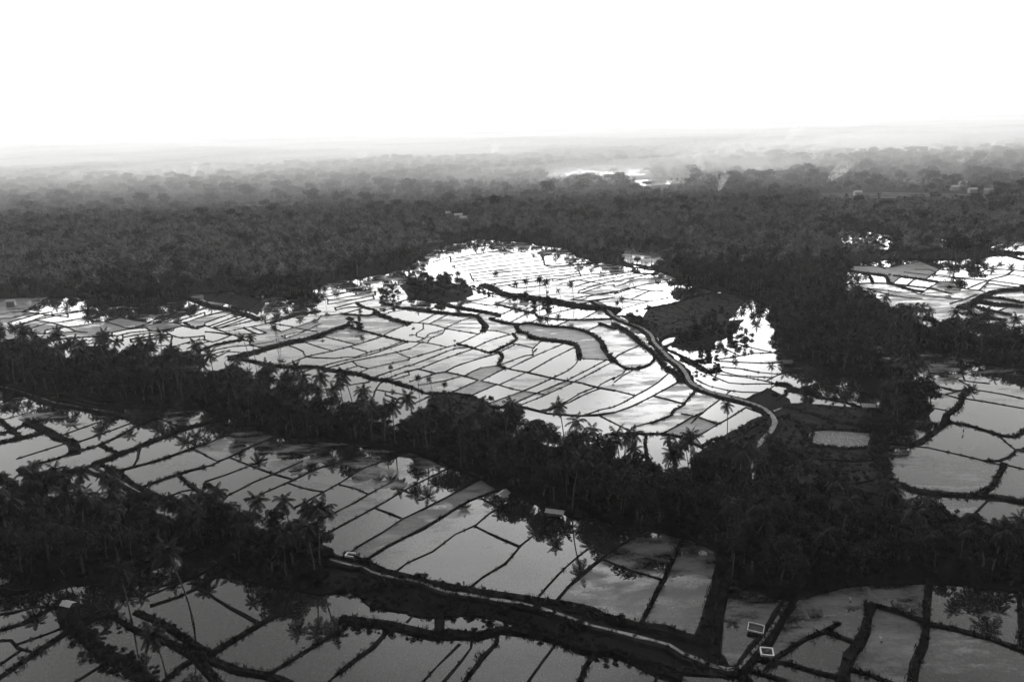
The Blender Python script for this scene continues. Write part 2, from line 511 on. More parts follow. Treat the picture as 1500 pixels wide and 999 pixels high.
B += tile(900, 420, 5, """
0,275 120,350 180,410 300,500 380,600 460,640 490,700 | 3.2 0.9
0,545 80,600 160,602 260,570 300,510 | 1.3
0,530 30,500 140,450
0,700 80,640 165,600
0,670 60,640 85,608
0,877 100,830 180,785 320,700 390,640
0,922 120,880 280,800 430,720
0,760 155,797
280,800 400,830 510,862 | 0.9
265,1000 420,940 430,910 500,870 530,830 595,765 | 1
440,922 600,950 705,990
560,1000 650,920 785,815
860,950 965,880
960,885 1100,935
380,460 470,500 560,540 650,560 705,555 | 1.2
500,530 600,580 700,625 760,600 | 3 0.8
760,532 880,515 1000,490 1130,485
760,545 960,555 1140,562 1200,555
790,590 920,600 1060,628
760,612 900,650 1130,665
750,640 1000,670 1180,710
700,640 840,705 1060,712 1180,712
600,680 700,730 830,760 940,772 1080,775 1180,720
830,782 850,760
1110,692 1190,650 1300,600
1180,712 1260,720 1300,750 1400,775 1500,790 | 2.6 0.8
940,842 1080,775
740,430 820,460 885,492
830,400 950,435 1060,460
340,395 400,358 490,350 | 1.6
330,400 345,440 380,440 460,400 500,395 | 1.4
1060,628 1200,640 1400,600
1250,735 1260,790 1180,830 | 1.5
1250,850 1500,900
""")
B += tile(1200, 330, 5, """
250,300 400,300 500,312 620,290
270,345 360,362 385,400 | 1.5
390,357 480,370 500,400 | 1.8
235,360 270,400
200,410 270,345
540,370 700,390 860,415 | 1.4
600,375 560,410
860,415 1000,420
620,345 790,365 1000,390 1100,395 1290,410 1498,440
700,325 800,325 850,342
840,360 1040,385 1200,370 1380,360 1498,380
780,395 830,360
1000,430 1040,388
210,432 400,425 540,430 700,450 800,460 940,495 | 0.9
650,437 700,392
800,462 880,415
940,450 1100,470 1200,482
1090,462 1250,400 1400,360
1200,450 1240,412
1260,430 1400,450 1498,456
1460,472 1498,440
560,440 700,480 800,490 | 1.6
680,490 800,520 900,530
740,502 800,465
900,530 1080,546
960,575 1060,545 1150,510
1030,612 1130,570 1230,510 1350,482 1498,472 | 3.2 1
1220,530 1350,542 1498,572 | 2.6
1180,562 1300,580 1498,602 | 3.4
1150,600 1300,640 1400,660 | 2.4
1280,642 1385,598
1060,642 1200,670 1360,702 | 2.6
1230,662 1290,640
900,330 1050,325 1180,347
1180,347 1260,310 1360,290
1430,330 1380,360
850,310 900,330
880,302 1000,310 1270,318 1498,335
250,450 400,470 600,490
400,480 560,520 760,540
1210,187 1350,190 1498,202
1290,150 1400,162
1250,172 1498,150
1340,182 1370,150
1380,222 1498,252 | 2.4
1340,232 1498,212
1290,205 1400,190
480,320 440,300
1500,380 1800,400
1500,440 1800,470
1500,500 1800,540
1500,340 1700,300
""")
B += tile(1200, 560, 5, """
480,450 560,455 660,465 740,440 840,370 920,300 940,240 1000,200 1040,150 1060,100 | 2.4 0.7
780,70 920,90 1000,112
780,10 900,35 1000,60 1150,55 1210,65 1350,90 1498,122
1070,120 1200,140 1498,192 1700,230
820,185 955,212
650,330 815,370
940,290 1100,320 1200,350 1330,390 1420,400 1470,380 1498,350 1600,280 | 1.5
1320,395 1380,450 1440,497
700,470 800,480 1000,525 1150,560 1220,580 1300,600 1370,605 1498,637 1700,680
1220,578 1320,575 1400,545 1450,495 1498,498 1700,510 | 1.0
1355,605 1310,690 1260,770 1160,827 | 1.7
500,710 680,790 800,815 1000,830 1160,835 1350,850 1498,882 1700,920 | 2.4
480,480 470,560 490,650 505,720 | 2.4
920,90 1000,72
1050,0 1150,55
800,-75 1000,-20 1250,10
800,10 900,40 980,65
1070,0 1060,-30
300,-160 450,-170 600,-150
600,-250 760,-220 900,-180
-90,-50 50,20 150,40
1200,900 1250,850
""")
B += tile(0, 560, 5, """
850,240 950,260 1060,292 | 3.4 0.8
-300,-10 0,44 150,80 250,110 400,155 550,186 700,216 850,244 | 3.0 0.6
0,157 100,115 170,105
0,187 160,125 250,110
0,280 200,225 410,155
0,380 100,350 200,300 240,305 | 2 0.6
240,300 420,240
200,300 300,340 420,400 520,440 545,517 | 3.4 0.9
0,275 60,330 160,410 | 2.2 0.6
-50,460 0,440 160,410 300,375 340,360 | 2.2 0.6
450,390 700,300 855,252
560,442 800,360 980,290
120,562 300,505 460,455
160,637 300,590 400,565 545,515 730,460 900,380 1020,310 1150,260 1180,270 | 1
730,457 800,495 870,520 935,520 | 1.7
640,640 720,590 880,530 1000,480 1200,400 1330,350 1498,300 | 2.4
1020,500 1010,560 980,617 | 0.9
865,652 980,620 1200,560 1450,470 1498,460 | 1
1280,395 1450,467
1040,767 1200,710 1380,650 1498,620 | 1.1
700,640 740,610 820,630 785,662 | 1.2
840,650 900,700 1000,770 1100,820 1200,850 1300,880 | 2.6 0.7
160,637 170,660 250,680 450,665 640,640 | 3 0.8
640,182 700,187 960,182
600,132 700,157 860,170 965,178
1420,490 1505,532
1180,270 1300,320 1350,345
300,122 500,142 640,182 | 1.6
960,180 1150,190 1150,260 | 1.8
1200,850 1330,800 1498,770
1320,690 1400,760 1498,830 | 1.6
""")
B += tile(300, 600, 5, """
0,262 90,215 200,170 350,150
0,420 60,405 100,380 180,350 300,290 420,240
0,335 100,385
180,350 330,410 500,470 655,515 | 0.7
0,527 150,480 320,415 460,360
130,647 250,590 360,530 510,470 720,375
300,667 500,580 640,520 760,460 860,420 1000,380
620,540 700,570 875,605
650,722 860,610 1000,530 1180,420 1300,380
980,547 1100,580 1205,620
690,882 900,780 1100,680 1200,620 1380,525
750,980 960,870 1240,720 1498,570 1600,520
1240,720 1350,760 1450,802
1130,1000 1300,900 1450,800 1600,730 1850,600
0,550 60,580 150,635 | 1.7
""")
B += tile(500, 666, 3, """
0,455 30,437 78,400
100,467 200,405 360,325 450,270 560,205 600,190 | 0.8
230,522 290,475 400,425 500,350 590,310 650,260 700,230
590,315 700,370 790,407
555,592 620,540 720,480 790,400 900,310
850,645 950,530 1080,415
940,648 1000,580 1100,490 1180,430 1290,360 | 0.9
1150,460 1280,510 1410,550
1320,737 1370,640 1420,540 1470,430 | 1.2
610,190 700,240 760,280
0,440 100,472 190,522 300,547 450,587 600,607 750,632 850,652 1000,667 1100,692 1200,737 1310,757 1420,772 1510,805 1590,830 | 3.2 0.9
-10,960 60,900 140,845 190,790 200,755 | 1.2
350,1010 420,930 520,832
440,1010 530,900 570,850 575,812
530,1010 620,890 680,830 685,785 | 1
820,1000 880,910 950,825
1050,1000 1070,930 1120,865 | 1.2
1380,1000 1395,960
0,722 100,737 200,752 300,777 400,797 500,792 600,800 700,772 800,777 950,817 1050,852 1200,872 1300,912 1400,957 1500,985 | 3 0.9
290,737 325,695
430,790 430,720 | 3.2 0.9
""")
B += tile(0, 666, 3, """
0,702 60,695 160,665 230,672
0,772 100,742 200,690 290,650 | 1
0,817 50,815 80,850 160,872
80,832 200,790 315,745
-60,1020 0,980 160,870 300,780 370,740 480,700 | 1.6
0,922 80,868
330,1000 480,905
290,670 310,740 360,790 450,880 550,920 650,1000 700,1060 | 4.2 0.9
340,722 440,690
460,690 600,770 750,830 860,890 930,890 | 2.2 0.7
720,1000 800,930 870,890 940,870 1100,770 1220,700 1260,640 | 1.3
600,690 760,770 860,840 935,882 | 2.2 0.7
860,890 950,910 1050,950 1180,970 1260,1005 1400,1080 | 2.4 0.7
870,585 960,640 1150,747 | 0.8
660,667 780,625 850,595 950,537 | 0.9
650,622 750,580 850,540 990,465
640,597 800,552
1180,968 1300,890 1440,800 1498,770 | 1
1440,1000 1498,952
870,900 940,985 1000,1060 | 2.4
""")
B += tile(1000, 666, 3, """
70,802 100,720 130,600 160,480 | 1.7
150,832 160,720 170,670 | 1.7
350,962 420,890 540,810 620,780 690,740 | 1.2
320,902 450,915 600,960 700,985 | 1.2
280,947 380,975 460,1000 | 1.2
630,777 750,822 | 1
690,1030 700,985 740,880 800,780 825,650 | 2.8 0.7
740,947 840,975 900,1000 1000,1030 | 1.2
820,662 900,680 1000,710 1070,737 | 2.2
1080,570 1070,660 1070,760 1060,840 1020,920 1000,1020 | 2.1
1070,742 1200,770 1350,810 1500,862 1700,910 | 1.5
1480,590 1490,852 | 1
250,960 300,900 380,800 460,660 | 3
250,960 200,960 60,915 0,895 | 3
250,960 280,990 270,1020 | 3
""")
B += tile(1200, 560, 5, """
-300,60 -150,75 0,110 200,150 330,190 | 1.3
-260,180 -100,215 0,255 150,300 300,320 400,330 | 1.3
-90,340 0,345 200,357 400,375 | 1.2
-80,470 50,470 200,490 330,480 400,455 | 1.4
-100,560 100,570 250,580 350,575 | 1.2
-40,340 -60,430 -70,480 | 1.2
400,200 420,300 400,400 380,520 440,600 | 2.2
-280,250 -150,300 -100,420 | 1.2
""")
B += tile(900, 560, 5, """
-20,378 0,380 120,374 230,380 350,378 480,400 560,440 640,475 | 1
270,295 200,312 130,332 100,375
0,300 100,352
235,380 225,440 232,500 | 1
650,220 560,262 380,362
430,222 600,247 705,285 775,300
965,185 860,250 770,302 600,402
1100,235 965,185
640,475 720,420 860,400 1000,330 1110,275 | 1.6
""")
B += tile(0, 0, 1, """
-300,1014 200,1012 700,1016 1200,1013 1750,1016 | 1.2
-22,545 -24,640 -20,722 | 1.2
-24,440 -22,470 -24,508 | 1.2
1524,376 1526,440 1524,520 | 1.2
1526,545 1524,640 1528,780 | 1.2
-25,870 -22,950 -25,1014 | 1.2
1526,870 1524,950 1526,1014 | 1.2
1196,286 1300,285 1440,288 | 1.5
1198,289 1300,288 1445,291 | 1.5
1198,292 1300,291.5 1447,294 | 1.5
1200,295.5 1300,295 1450,297 | 1.5
1200,299 1300,299 1450,299 | 1.5
1240,284 1230,302 | 1.2
1290,283 1284,302 | 1.2
1350,284 1348,300 | 1.2
1400,285 1402,300 | 1.2
""")
ROADS = [
 ('concrete_track', M_ROAD, 2.5, poly("870,443 885,450 900,465 920,474 940,482 954,493 958,503 968,513 980,526 994,536 1004,548 1010,560 1020,568 1042,577 1066,583 1086,588 1104,594 1120,601 1131,611 1135,621 1130,632 1117,647 1109,656 1106,672 1104,690")),
 ('dirt_path', M_PATH, 1.0, poly("563,846 580,850 617,857 650,869 683,874 733,883 777,889 810,899 850,914 868,920 900,928 933,936 980,949 1000,962 1020,969 1043,979 1067,984 1083,981 1100,962 1127,929 1143,902 1153,884")),
 ('dirt_path', M_PATH, 0.8, poly("-60,560 0,568 30,575 50,582 80,591 110,597 140,602 170,607")),
 ('dirt_path', M_PATH, 0.8, poly("132,688 140,693 160,698 176,706 192,716 210,726 226,731 244,734")),
 ('dirt_path', M_PATH, 0.8, poly("484,822 500,827 520,832 530,833 545,840 563,846")),
]
LANDS = [  # dry or muddy ground standing a little above the water
 (M_LAND, poly("938,470 950,452 990,443 1040,428 1075,432 1092,442 1075,462 1050,485 1000,492 965,494 955,485")),
 (M_LAND, poly("1135,602 1160,590 1200,592 1260,598 1300,606 1296,650 1298,712 1200,720 1140,712 1104,712 1108,665 1120,650 1134,632 1138,615")),
 (M_BANK, poly("1015,668 1040,650 1060,638 1080,627 1100,615 1122,607 1128,622 1110,645 1104,660 1100,714 1040,714 1005,706")),
 (M_LAND, poly("640,577 670,576 690,580 712,592 728,602 735,612 745,640 700,634 640,634 600,640 605,612 620,600 628,585")),
 (M_BANK, poly("585,418 610,410 650,412 690,420 694,432 672,442 640,444 600,436")),
 (M_LAND, poly("296,431 330,429 360,434 388,444 378,462 350,450 325,444 300,441")),
 (M_BANK, poly("905,462 930,462 960,480 985,482 1060,470 1090,468 1080,485 1060,498 1020,508 1000,512 982,508 990,494 965,497 955,488")),
 (M_STUB, poly("1188,632 1215,631 1250,632 1272,635 1274,645 1270,655 1245,657 1210,654 1190,648 1184,640")),
 (M_BANK, poly("1090,585 1125,568 1150,580 1160,590 1135,600 1120,600")),
]
# how muddy a field is: (px, py, value)
MUD = [(148,473,.85),(188,471,.8),(282,472,.8),(268,487,.75),(18,461,.8),(325,425+20,.6),(306,470,.6),(20,460,.7),
 (318,492,.85),(440,490,.75),(430,470,.8),(460,478,.6),(345,478,.4),(395,480,.6),(520,490,.55),(545,500,.4),(380,503,.6),
 (728,545,.82),(770,556,.85),(752,580,.85),(806,572,.75),(655,470,.6),(680,478,.5),(772,482,.85),(800,489,.8),(780,566,.4),
 (650,525,.45),(680,530,.42),(640,520,.4),(625,545,.4),(660,555,.45),(690,560,.4),(720,508,.35),(755,515,.35),(860,560,.3),(880,550,.38),
 (830,575,.2),(870,590,.25),(930,525,.45),(925,560,.4),(945,550,.42),(990,610,.85),(960,625,.85),(1000,600,.6),(1035,595,.55),(1010,622,.88),(1050,602,.5),(1035,605,.6),
 (620,545,.5),(600,560,.5),(620,590,.8),(610,575,.7),(780,430,.45),(880,440,.5),(860,420,.55),(900,415,.5),(840,455,.45),(830,460,.35),
 (900,400,.5),(930,405,.5),(700,385,.5),(720,380,.4),(740,370,.55),(680,375,.4),(770,380,.45),(800,400,.4),(640,400,.4),
 (1345,398,.9),(1435,441,.6),
 (20,590,.7),(60,595,.55),(30,605,.7),(40,615,.35),(410,680+3,.55),(450,700,.75),(440,720,.6),(500,705,.85),(470,720,.55),(480,740,.6),(560,705,.75),(530,720,.55),(575,720,.5),
 (650,735,.75),(340,660,.45),(400,660,.4),(90,685,.35),(350,650,.55),(560,760,.15),
 (890,850,.55),(930,810,.8),(985,860,.78),(1010,900,.75),(945,830,.5),(1370,690,.5),(1330,600,.2),(1240,930,.55),(1290,950,.8),(1320,930,.75),(1400,970,.55),(1270,975,.75),(1420,930,.35),(1310,890,.3),
 (1400,550,.5),(1330,545,.45),(40,900,.35),(50,920,.45),(20,960,.5),(70,950,.25),(1060,910,.6),(1020,925,.6),(590,905,.2),(1450,700,.45),(1420,660,.2),(1240,900,.6)]

# ------------------------------------------------------------------ ground with far undulation
def nz2(x, y):
    return (np.sin(x*0.0031+1.3)*np.cos(y*0.0027+0.4)+0.6*np.sin(x*0.0067+y*0.0043)+0.45*np.cos(y*0.0093-x*0.0051+2)+0.25*np.sin(x*0.017)*np.cos(y*0.019))/2.0
def ground_h(x, y):
    d = np.hypot(x, y); ramp = np.clip((d-1050)/1100, 0, 1); ramp = ramp*ramp*(3-2*ramp)
    amp = 6+np.clip((d-1500)/4000, 0, 1)*8
    h = ramp*amp*(nz2(x, y)+0.35)
    # keep the two bright far fields level
    for cx, cy_, rr in FLAT:
        k = np.clip((np.hypot(x-cx, (y-cy_)*0.6)-rr)/(rr*0.8), 0, 1); h = h*k
    return h
CLEAR = [poly("1196,284 1300,282 1440,285 1452,299 1300,303 1200,302"), poly("1092,339 1150,341 1168,350 1108,349"), poly("470,339 540,340 548,344 478,344"), poly("250,336 300,334 310,338 262,341"),
 poly("590,352 640,350 652,354 604,358"), poly("1300,264 1410,262 1420,267 1310,269"), poly("560,276 640,274 650,277 570,279"), poly("130,412 190,410 200,416 140,419"), poly("880,360 975,372 985,378 900,370"), poly("340,300 400,299 405,302 345,303")]
FLAT = []
for pl in CLEAR:
    pts = [un(*p) for p in pl]; cx = sum(p.x for p in pts)/len(pts); cy_ = sum(p.y for p in pts)/len(pts)
    if cy_ > 900: FLAT.append((cx, cy_, max(abs(p.x-cx) for p in pts)*1.1+20))
for k in ('far', 'farb'):
    pts = [un(*p) for p in W[k]]; cx = sum(p.x for p in pts)/len(pts); cy_ = sum(p.y for p in pts)/len(pts)
    FLAT.append((cx, cy_, max(abs(p.x-cx) for p in pts)*1.3+80))
def make_ground():
    rad = [0, 40, 80, 120, 160, 220, 300, 400, 520, 650, 800]
    r = 800
    while r < 19500: r *= 1.045; rad.append(r)
    rad = np.array(rad); na = 240; v = [(0, 60, 0)]; f = []
    for r in rad[1:]:
        for j in range(na):
            a = 2*math.pi*j/na; x = r*math.cos(a); y = r*math.sin(a); v.append((x, y, float(ground_h(np.array(x), np.array(y)))))
    v[0] = (0, 0, 0)
    for j in range(na): f.append((0, 1+j, 1+(j+1) % na))
    for i in range(len(rad)-2):
        for j in range(na):
            a = 1+i*na; b_ = 1+(i+1)*na; f.append((a+j, b_+j, b_+(j+1) % na, a+(j+1) % na))
    o = link('ground', mesh('ground', v, f, M_GROUND, None, True)); tag(o, kind='structure')
make_ground()

# ------------------------------------------------------------------ paddies: one object per flooded field
def seghit(p, q, a, b_):
    d1 = (q[0]-p[0], q[1]-p[1]); d2 = (b_[0]-a[0], b_[1]-a[1]); den = d1[0]*d2[1]-d1[1]*d2[0]
    if abs(den) < 1e-9: return None
    t = ((a[0]-p[0])*d2[1]-(a[1]-p[1])*d2[0])/den; u = ((a[0]-p[0])*d1[1]-(a[1]-p[1])*d1[0])/den
    return t if 0 <= t <= 1 and -0.02 <= u <= 1.02 else None
def snap_ends(lines, bounds, reach=13):
    segs = []
    for i, (pts, _, _) in enumerate(lines):
        for j in range(len(pts)-1): segs.append((i, pts[j], pts[j+1]))
    for pl in bounds:
        for j in range(len(pl)): segs.append((-1, pl[j], pl[(j+1) % len(pl)]))
    out = []
    for i, (pts, w_, h_) in enumerate(lines):
        new = list(pts)
        for end in (0, 1):
            a = pts[0] if end == 0 else pts[-1]; b_ = pts[1] if end == 0 else pts[-2]
            l = math.hypot(a[0]-b_[0], a[1]-b_[1]) or 1; dx, dy = (a[0]-b_[0])/l, (a[1]-b_[1])/l
            s0 = (a[0]-dx*l*.6, a[1]-dy*l*.6); tot = 48+l*.6; s1 = (s0[0]+dx*tot, s0[1]+dy*tot); best = None
            for k, p, q in segs:
                if k == i: continue
                t = seghit(s0, s1, p, q)
                if t is not None and (k == -1 or t <= (reach+l*.6)/tot) and (best is None or t < best): best = t
            if best is not None:
                e = best+0.6/tot; c = (s0[0]+(s1[0]-s0[0])*e, s0[1]+(s1[1]-s0[1])*e)
                if end == 0: new[0] = c
                else: new[-1] = c
            else:
                nb = None; bd = 81.0
                for k, p, q in segs:
                    if k == i: continue
                    ex, ey = q[0]-p[0], q[1]-p[1]; L2 = ex*ex+ey*ey or 1; t = min(1, max(0, ((a[0]-p[0])*ex+(a[1]-p[1])*ey)/L2))
                    x, y = p[0]+ex*t, p[1]+ey*t; d = (x-a[0])**2+((y-a[1])*1.6)**2
                    if d < bd: bd = d; nb = (x, y)
                if nb:
                    l = math.hypot(nb[0]-a[0], nb[1]-a[1]) or 1; c = (nb[0]+(nb[0]-a[0])/l*.5, nb[1]+(nb[1]-a[1])/l*.5)
                    if end == 0: new.insert(0, c)
                    else: new.append(c)
        out.append((new, w_, h_))
    return out
def extend(p, e):
    (x0, y0), (x1, y1) = p[0], p[1]; l = math.hypot(x1-x0, y1-y0) or 1
    a = (x0+(x0-x1)/l*e, y0+(y0-y1)/l*e)
    (x0, y0), (x1, y1) = p[-1], p[-2]; l = math.hypot(x1-x0, y1-y0) or 1
    return [a]+p[1:-1]+[(x0+(x0-x1)/l*e, y0+(y0-y1)/l*e)]
def smooth(pts, step):
    """Catmull-Rom in ground coordinates"""
    P = [un(*p) for p in pts]; P = [P[0]*2-P[1]]+P+[P[-1]*2-P[-2]]; out = []
    for i in range(1, len(P)-2):
        n = max(1, min(24, int((P[i+1]-P[i]).length/step)))
        for j in range(n):
            t = j/n; a, b_, c, d = P[i-1:i+3]
            out.append(0.5*((2*b_)+(c-a)*t+(2*a-5*b_+4*c-d)*t*t+(3*b_-a-3*c+d)*t*t*t))
    out.append(P[-2]); return out
B = [([proj(q) for q in smooth(p, 5.0)], a_, b_) for p, a_, b_ in B]
B = snap_ends(B, list(W.values()))
SM_B = [[un(*q) for q in p] for p, _, _ in B]
def build_cells():
    verts, edges = [], []
    def add(pl, closed):
        k = len(verts); verts.extend(Vector(p) for p in pl)
        for i in range(len(pl)-1): edges.append((k+i, k+i+1))
        if closed: edges.append((k+len(pl)-1, k))
    for p in W.values(): add(p, True)
    for sp in SM_B: add(extend([proj(q) for q in sp], 0.35), False)
    for _, _, _, p in ROADS[:1]: add([proj(q) for q in smooth(p, 4.0)], False)
    vo, eo, fo, _, eorig, _ = delaunay_2d_cdt(verts, edges, [], 0, 1e-3)
    con = set()
    for (a, b_), og in zip(eo, eorig):
        if og: con.add((min(a, b_), max(a, b_)))
    em = {}
    for i, fc in enumerate(fo):
        for q in range(3):
            a, b_ = fc[q], fc[(q+1) % 3]; em.setdefault((min(a, b_), max(a, b_)), []).append(i)
    comp = [-1]*len(fo); n = 0
    for s in range(len(fo)):
        if comp[s] >= 0: continue
        comp[s] = n; st = [s]
        while st:
            c = st.pop(); fc = fo[c]
            for q in range(3):
                a, b_ = fc[q], fc[(q+1) % 3]; k = (min(a, b_), max(a, b_))
                if k in con: continue
                for t in em[k]:
                    if comp[t] < 0: comp[t] = n; st.append(t)
        n += 1
    groups = {}
    for i, c in enumerate(comp): groups.setdefault(c, []).append(i)
    cnt = 0
    for c, tris in groups.items():
        # biggest triangle tells whether the cell lies in a flooded region
        def area(t):
            a, b_, d = [vo[k] for k in fo[t]]; return abs((b_-a).cross(d-a))/2
        big = max(tris, key=area); a, b_, d = [vo[k] for k in fo[big]]; cen = (a+b_+d)/3
        reg = [k for k, p in W.items() if inside((cen.x, cen.y), p)]
        tot = sum(area(t) for t in tris)
        if not reg or tot < 3: continue
        idx = {}; vv = []; ff = []
        for t in tris:
            tri = []
            for k in fo[t]:
                if k not in idx: idx[k] = len(vv); p = un(vo[k].x, vo[k].y); vv.append((p.x, p.y, 0.03 if reg[0] not in ('far', 'farb') else 0.6))
                tri.append(idx[k])
            ff.append(tuple(tri[::-1]))
        cx = sum(v[0] for v in vv)/len(vv); cy_ = sum(v[1] for v in vv)/len(vv)
        o = link('paddy_water', mesh('paddy_water', [(x-cx, y-cy_, z) for x, y, z in vv], ff, M_WATER), loc=(cx, cy_, 0))
        me = o.data
        if me.polygons[0].normal.z < 0: me.flip_normals()
        mud = random.choice([0, 0.05, 0.1, 0.2, 0.3, 0.4, 0.5]) if 440 < cen.y < 620 else random.choice([.15, .3, .4, .5, .55, .65]) if cen.y < 440 and cen.x < 1200 else random.choice([0, 0, .05, .15, .3]) if cen.y < 500 else random.choice([0, 0, 0.05, 0.1, 0.2, 0.3])
        if tot > 26000: mud = 0.08; print('BIG', reg, tot, cen)
        for x, y, val in MUD:
            if tot > 26000: break
            for t in tris:
                A_, B_, D_ = [tuple(vo[k]) for k in fo[t]]
                if inside((x, y), [A_, B_, D_]): mud = val
        o['mud'] = float(mud); o['seedlings'] = random.choice([0.15, 0.3, 0.45]) if cen.y > 560 else 0.25
        tag(o, kind='structure'); cnt += 1
    print('paddies', cnt)
build_cells()

def ribbon(pts, w_, h, mb, jit=0.25, base=0.0, even=False):
    n = len(pts); k = len(mb.v); hh = h*(1 if even else random.uniform(0.85, 1.15))
    for i, p in enumerate(pts):
        d = pts[min(i+1, n-1)]-pts[max(i-1, 0)]; d.z = 0; d.normalize() if d.length else None
        s = Vector((-d.y, d.x, 0))
        j1 = w_*random.uniform(-jit, jit); j2 = w_*random.uniform(-jit, jit); hz = hh*(1 if even else random.uniform(0.85, 1.15))
        L_ = p+s*(w_/2+j1+h*0.35); R_ = p-s*(w_/2+j2+h*0.35); l2 = p+s*(w_*0.38+j1); r2 = p-s*(w_*0.38+j2)
        mb.v += [(L_.x, L_.y, base), (l2.x, l2.y, base+hz), (r2.x, r2.y, base+hz*(1 if even else random.uniform(0.9, 1.1))), (R_.x, R_.y, base)]
    for i in range(n-1):
        a = k+4*i
        for q in range(3): mb.f.append((a+q+1, a+q, a+q+4, a+q+5))
    mb.f.append((k, k+1, k+2, k+3)); e = k+4*(n-1); mb.f.append((e+3, e+2, e+1, e))
SHB = []
tufts = []   # (x, y, z, scale)
byreg = {}
for pts, w_, h in B:
    far = min(p[1] for p in pts) < 470
    sp = [un(*q) for q in pts]
    key = (int(pts[0][0]//300), int(pts[0][1]//150)); mb = byreg.setdefault(key, MB())
    d0 = math.hypot(sp[0].x, sp[0].y)
    if w_ > 2 and max(q[1] for q in pts) > 780: w_ *= .78
    w2 = w_*(1.0 if d0 < 480 else 1.35); h = h*(1.0 if d0 < 480 else 1.3)
    ribbon(sp, w2, h, mb, 0.28 if w_ < 1 else 0.2)
    for i in range(len(sp)-1):
        a, b_ = sp[i], sp[i+1]; seg = (b_-a).length; dens = (0.25 if w_ < 1 else 0.9*w_)
        for q in range(int(seg*dens+random.random())):
            p = a.lerp(b_, random.random()); off = random.uniform(-.55, .55)*w_
            if math.hypot(p.x, p.y) < 620 and random.random() < 0.85:
                tufts.append((p.x+off, p.y+random.uniform(-.5, .5)*w_, h*0.8, random.uniform(.35, .8)*(1.0 if w_ < 1 else 1.5)))
SHORE = MB()
for key, pl in W.items():
    if key in ('far', 'farb'): continue
    P = pl+[pl[0]]
    for i in range(len(pl)):
        a, b_ = P[i], P[i+1]
        if not ((-40 < a[0] < 1540 or -40 < b_[0] < 1540) and a[1] < 1010): continue
        A_, B_ = un(*a), un(*b_); n = max(2, int((B_-A_).length/5)); d0 = A_.length
        dv = (B_-A_).normalized(); sd_v = Vector((-dv.y, dv.x, 0)); ww = 1.6 if d0 < 480 else 2.6
        pts = [A_.lerp(B_, j/n)+sd_v*(0 if j in (0, n) else random.uniform(-.9, .9)) for j in range(n+1)]
        ribbon(pts, ww, .5, SHORE, .35)
        for j in range(int((B_-A_).length*.5)):
            q = A_.lerp(B_, random.random()); (SHB if random.random() < .45 else tufts).append((q.x+random.uniform(-1.6, 1.6), q.y+random.uniform(-1.6, 1.6), .3, random.uniform(.5, 1.0)))
tag(link('field_bund', SHORE.me('field_bund', M_BANK)), kind='structure')
for k, mb in byreg.items():
    o = link('field_bund', mb.me('field_bund', M_BANK)); tag(o, kind='structure')
for name, mat, w_, p in ROADS:
    mb = MB(); sp = smooth(p, 3.0)
    bank = MB(); ribbon(sp, w_+2.6 if name == 'dirt_path' else w_+3.2, 0.75, bank, 0.12, 0.0, True); o = link('road_embankment', bank.me('road_embankment', M_BANK)); tag(o, kind='structure')
    if name == 'dirt_path':
        for i, q in enumerate(sp): q.x += math.sin(i*0.9)*0.15
    for q in sp:
        for _ in range(3):
            sg = random.choice((-1, 1)); tufts.append((q.x+sg*random.uniform(.42, .75)*w_+random.uniform(-.3, .3), q.y+random.uniform(-.9, .9), .75, random.uniform(.4, .9)))
    ribbon(sp, w_, 0.86, mb, 0.02 if name != 'dirt_path' else 0.3, 0.0, True); o = link(name, mb.me(name, mat)); tag(o, kind='structure')
def land(mat, pl, h=0.34):
    P = [un(*p) for p in pl]
    # fine outline with jitter
    out = []
    for i in range(len(P)):
        a, b_ = P[i], P[(i+1) % len(P)]; n = max(1, int((b_-a).length/4))
        for j in range(n): q = a.lerp(b_, j/n); out.append(Vector((q.x+random.uniform(-.6, .6), q.y+random.uniform(-.6, .6), 0)))
    n = len(out); from mathutils.geometry import tessellate_polygon
    tris = tessellate_polygon([out]); v = [(p.x, p.y, h) for p in out]+[(p.x, p.y, 0) for p in out]
    f = [tuple(t) for t in tris]+[(i, n+i, n+(i+1) % n, (i+1) % n) for i in range(n)]
    me = mesh('terrain_patch', v, f, mat); bm = bmesh.new(); bm.from_mesh(me); bmesh.ops.recalc_face_normals(bm, faces=bm.faces); bm.to_mesh(me); bm.free()
    tag(link('terrain_patch', me), kind='structure')
M_CLEAR = simple('far_dry_field', 0.02, 0.12, 0.06, 0.9, 0.1)
LANDS += [(M_CLEAR, pl) for pl in CLEAR]
for i, (m, pl) in enumerate(LANDS): land(m, pl, 0.09+0.009*i)

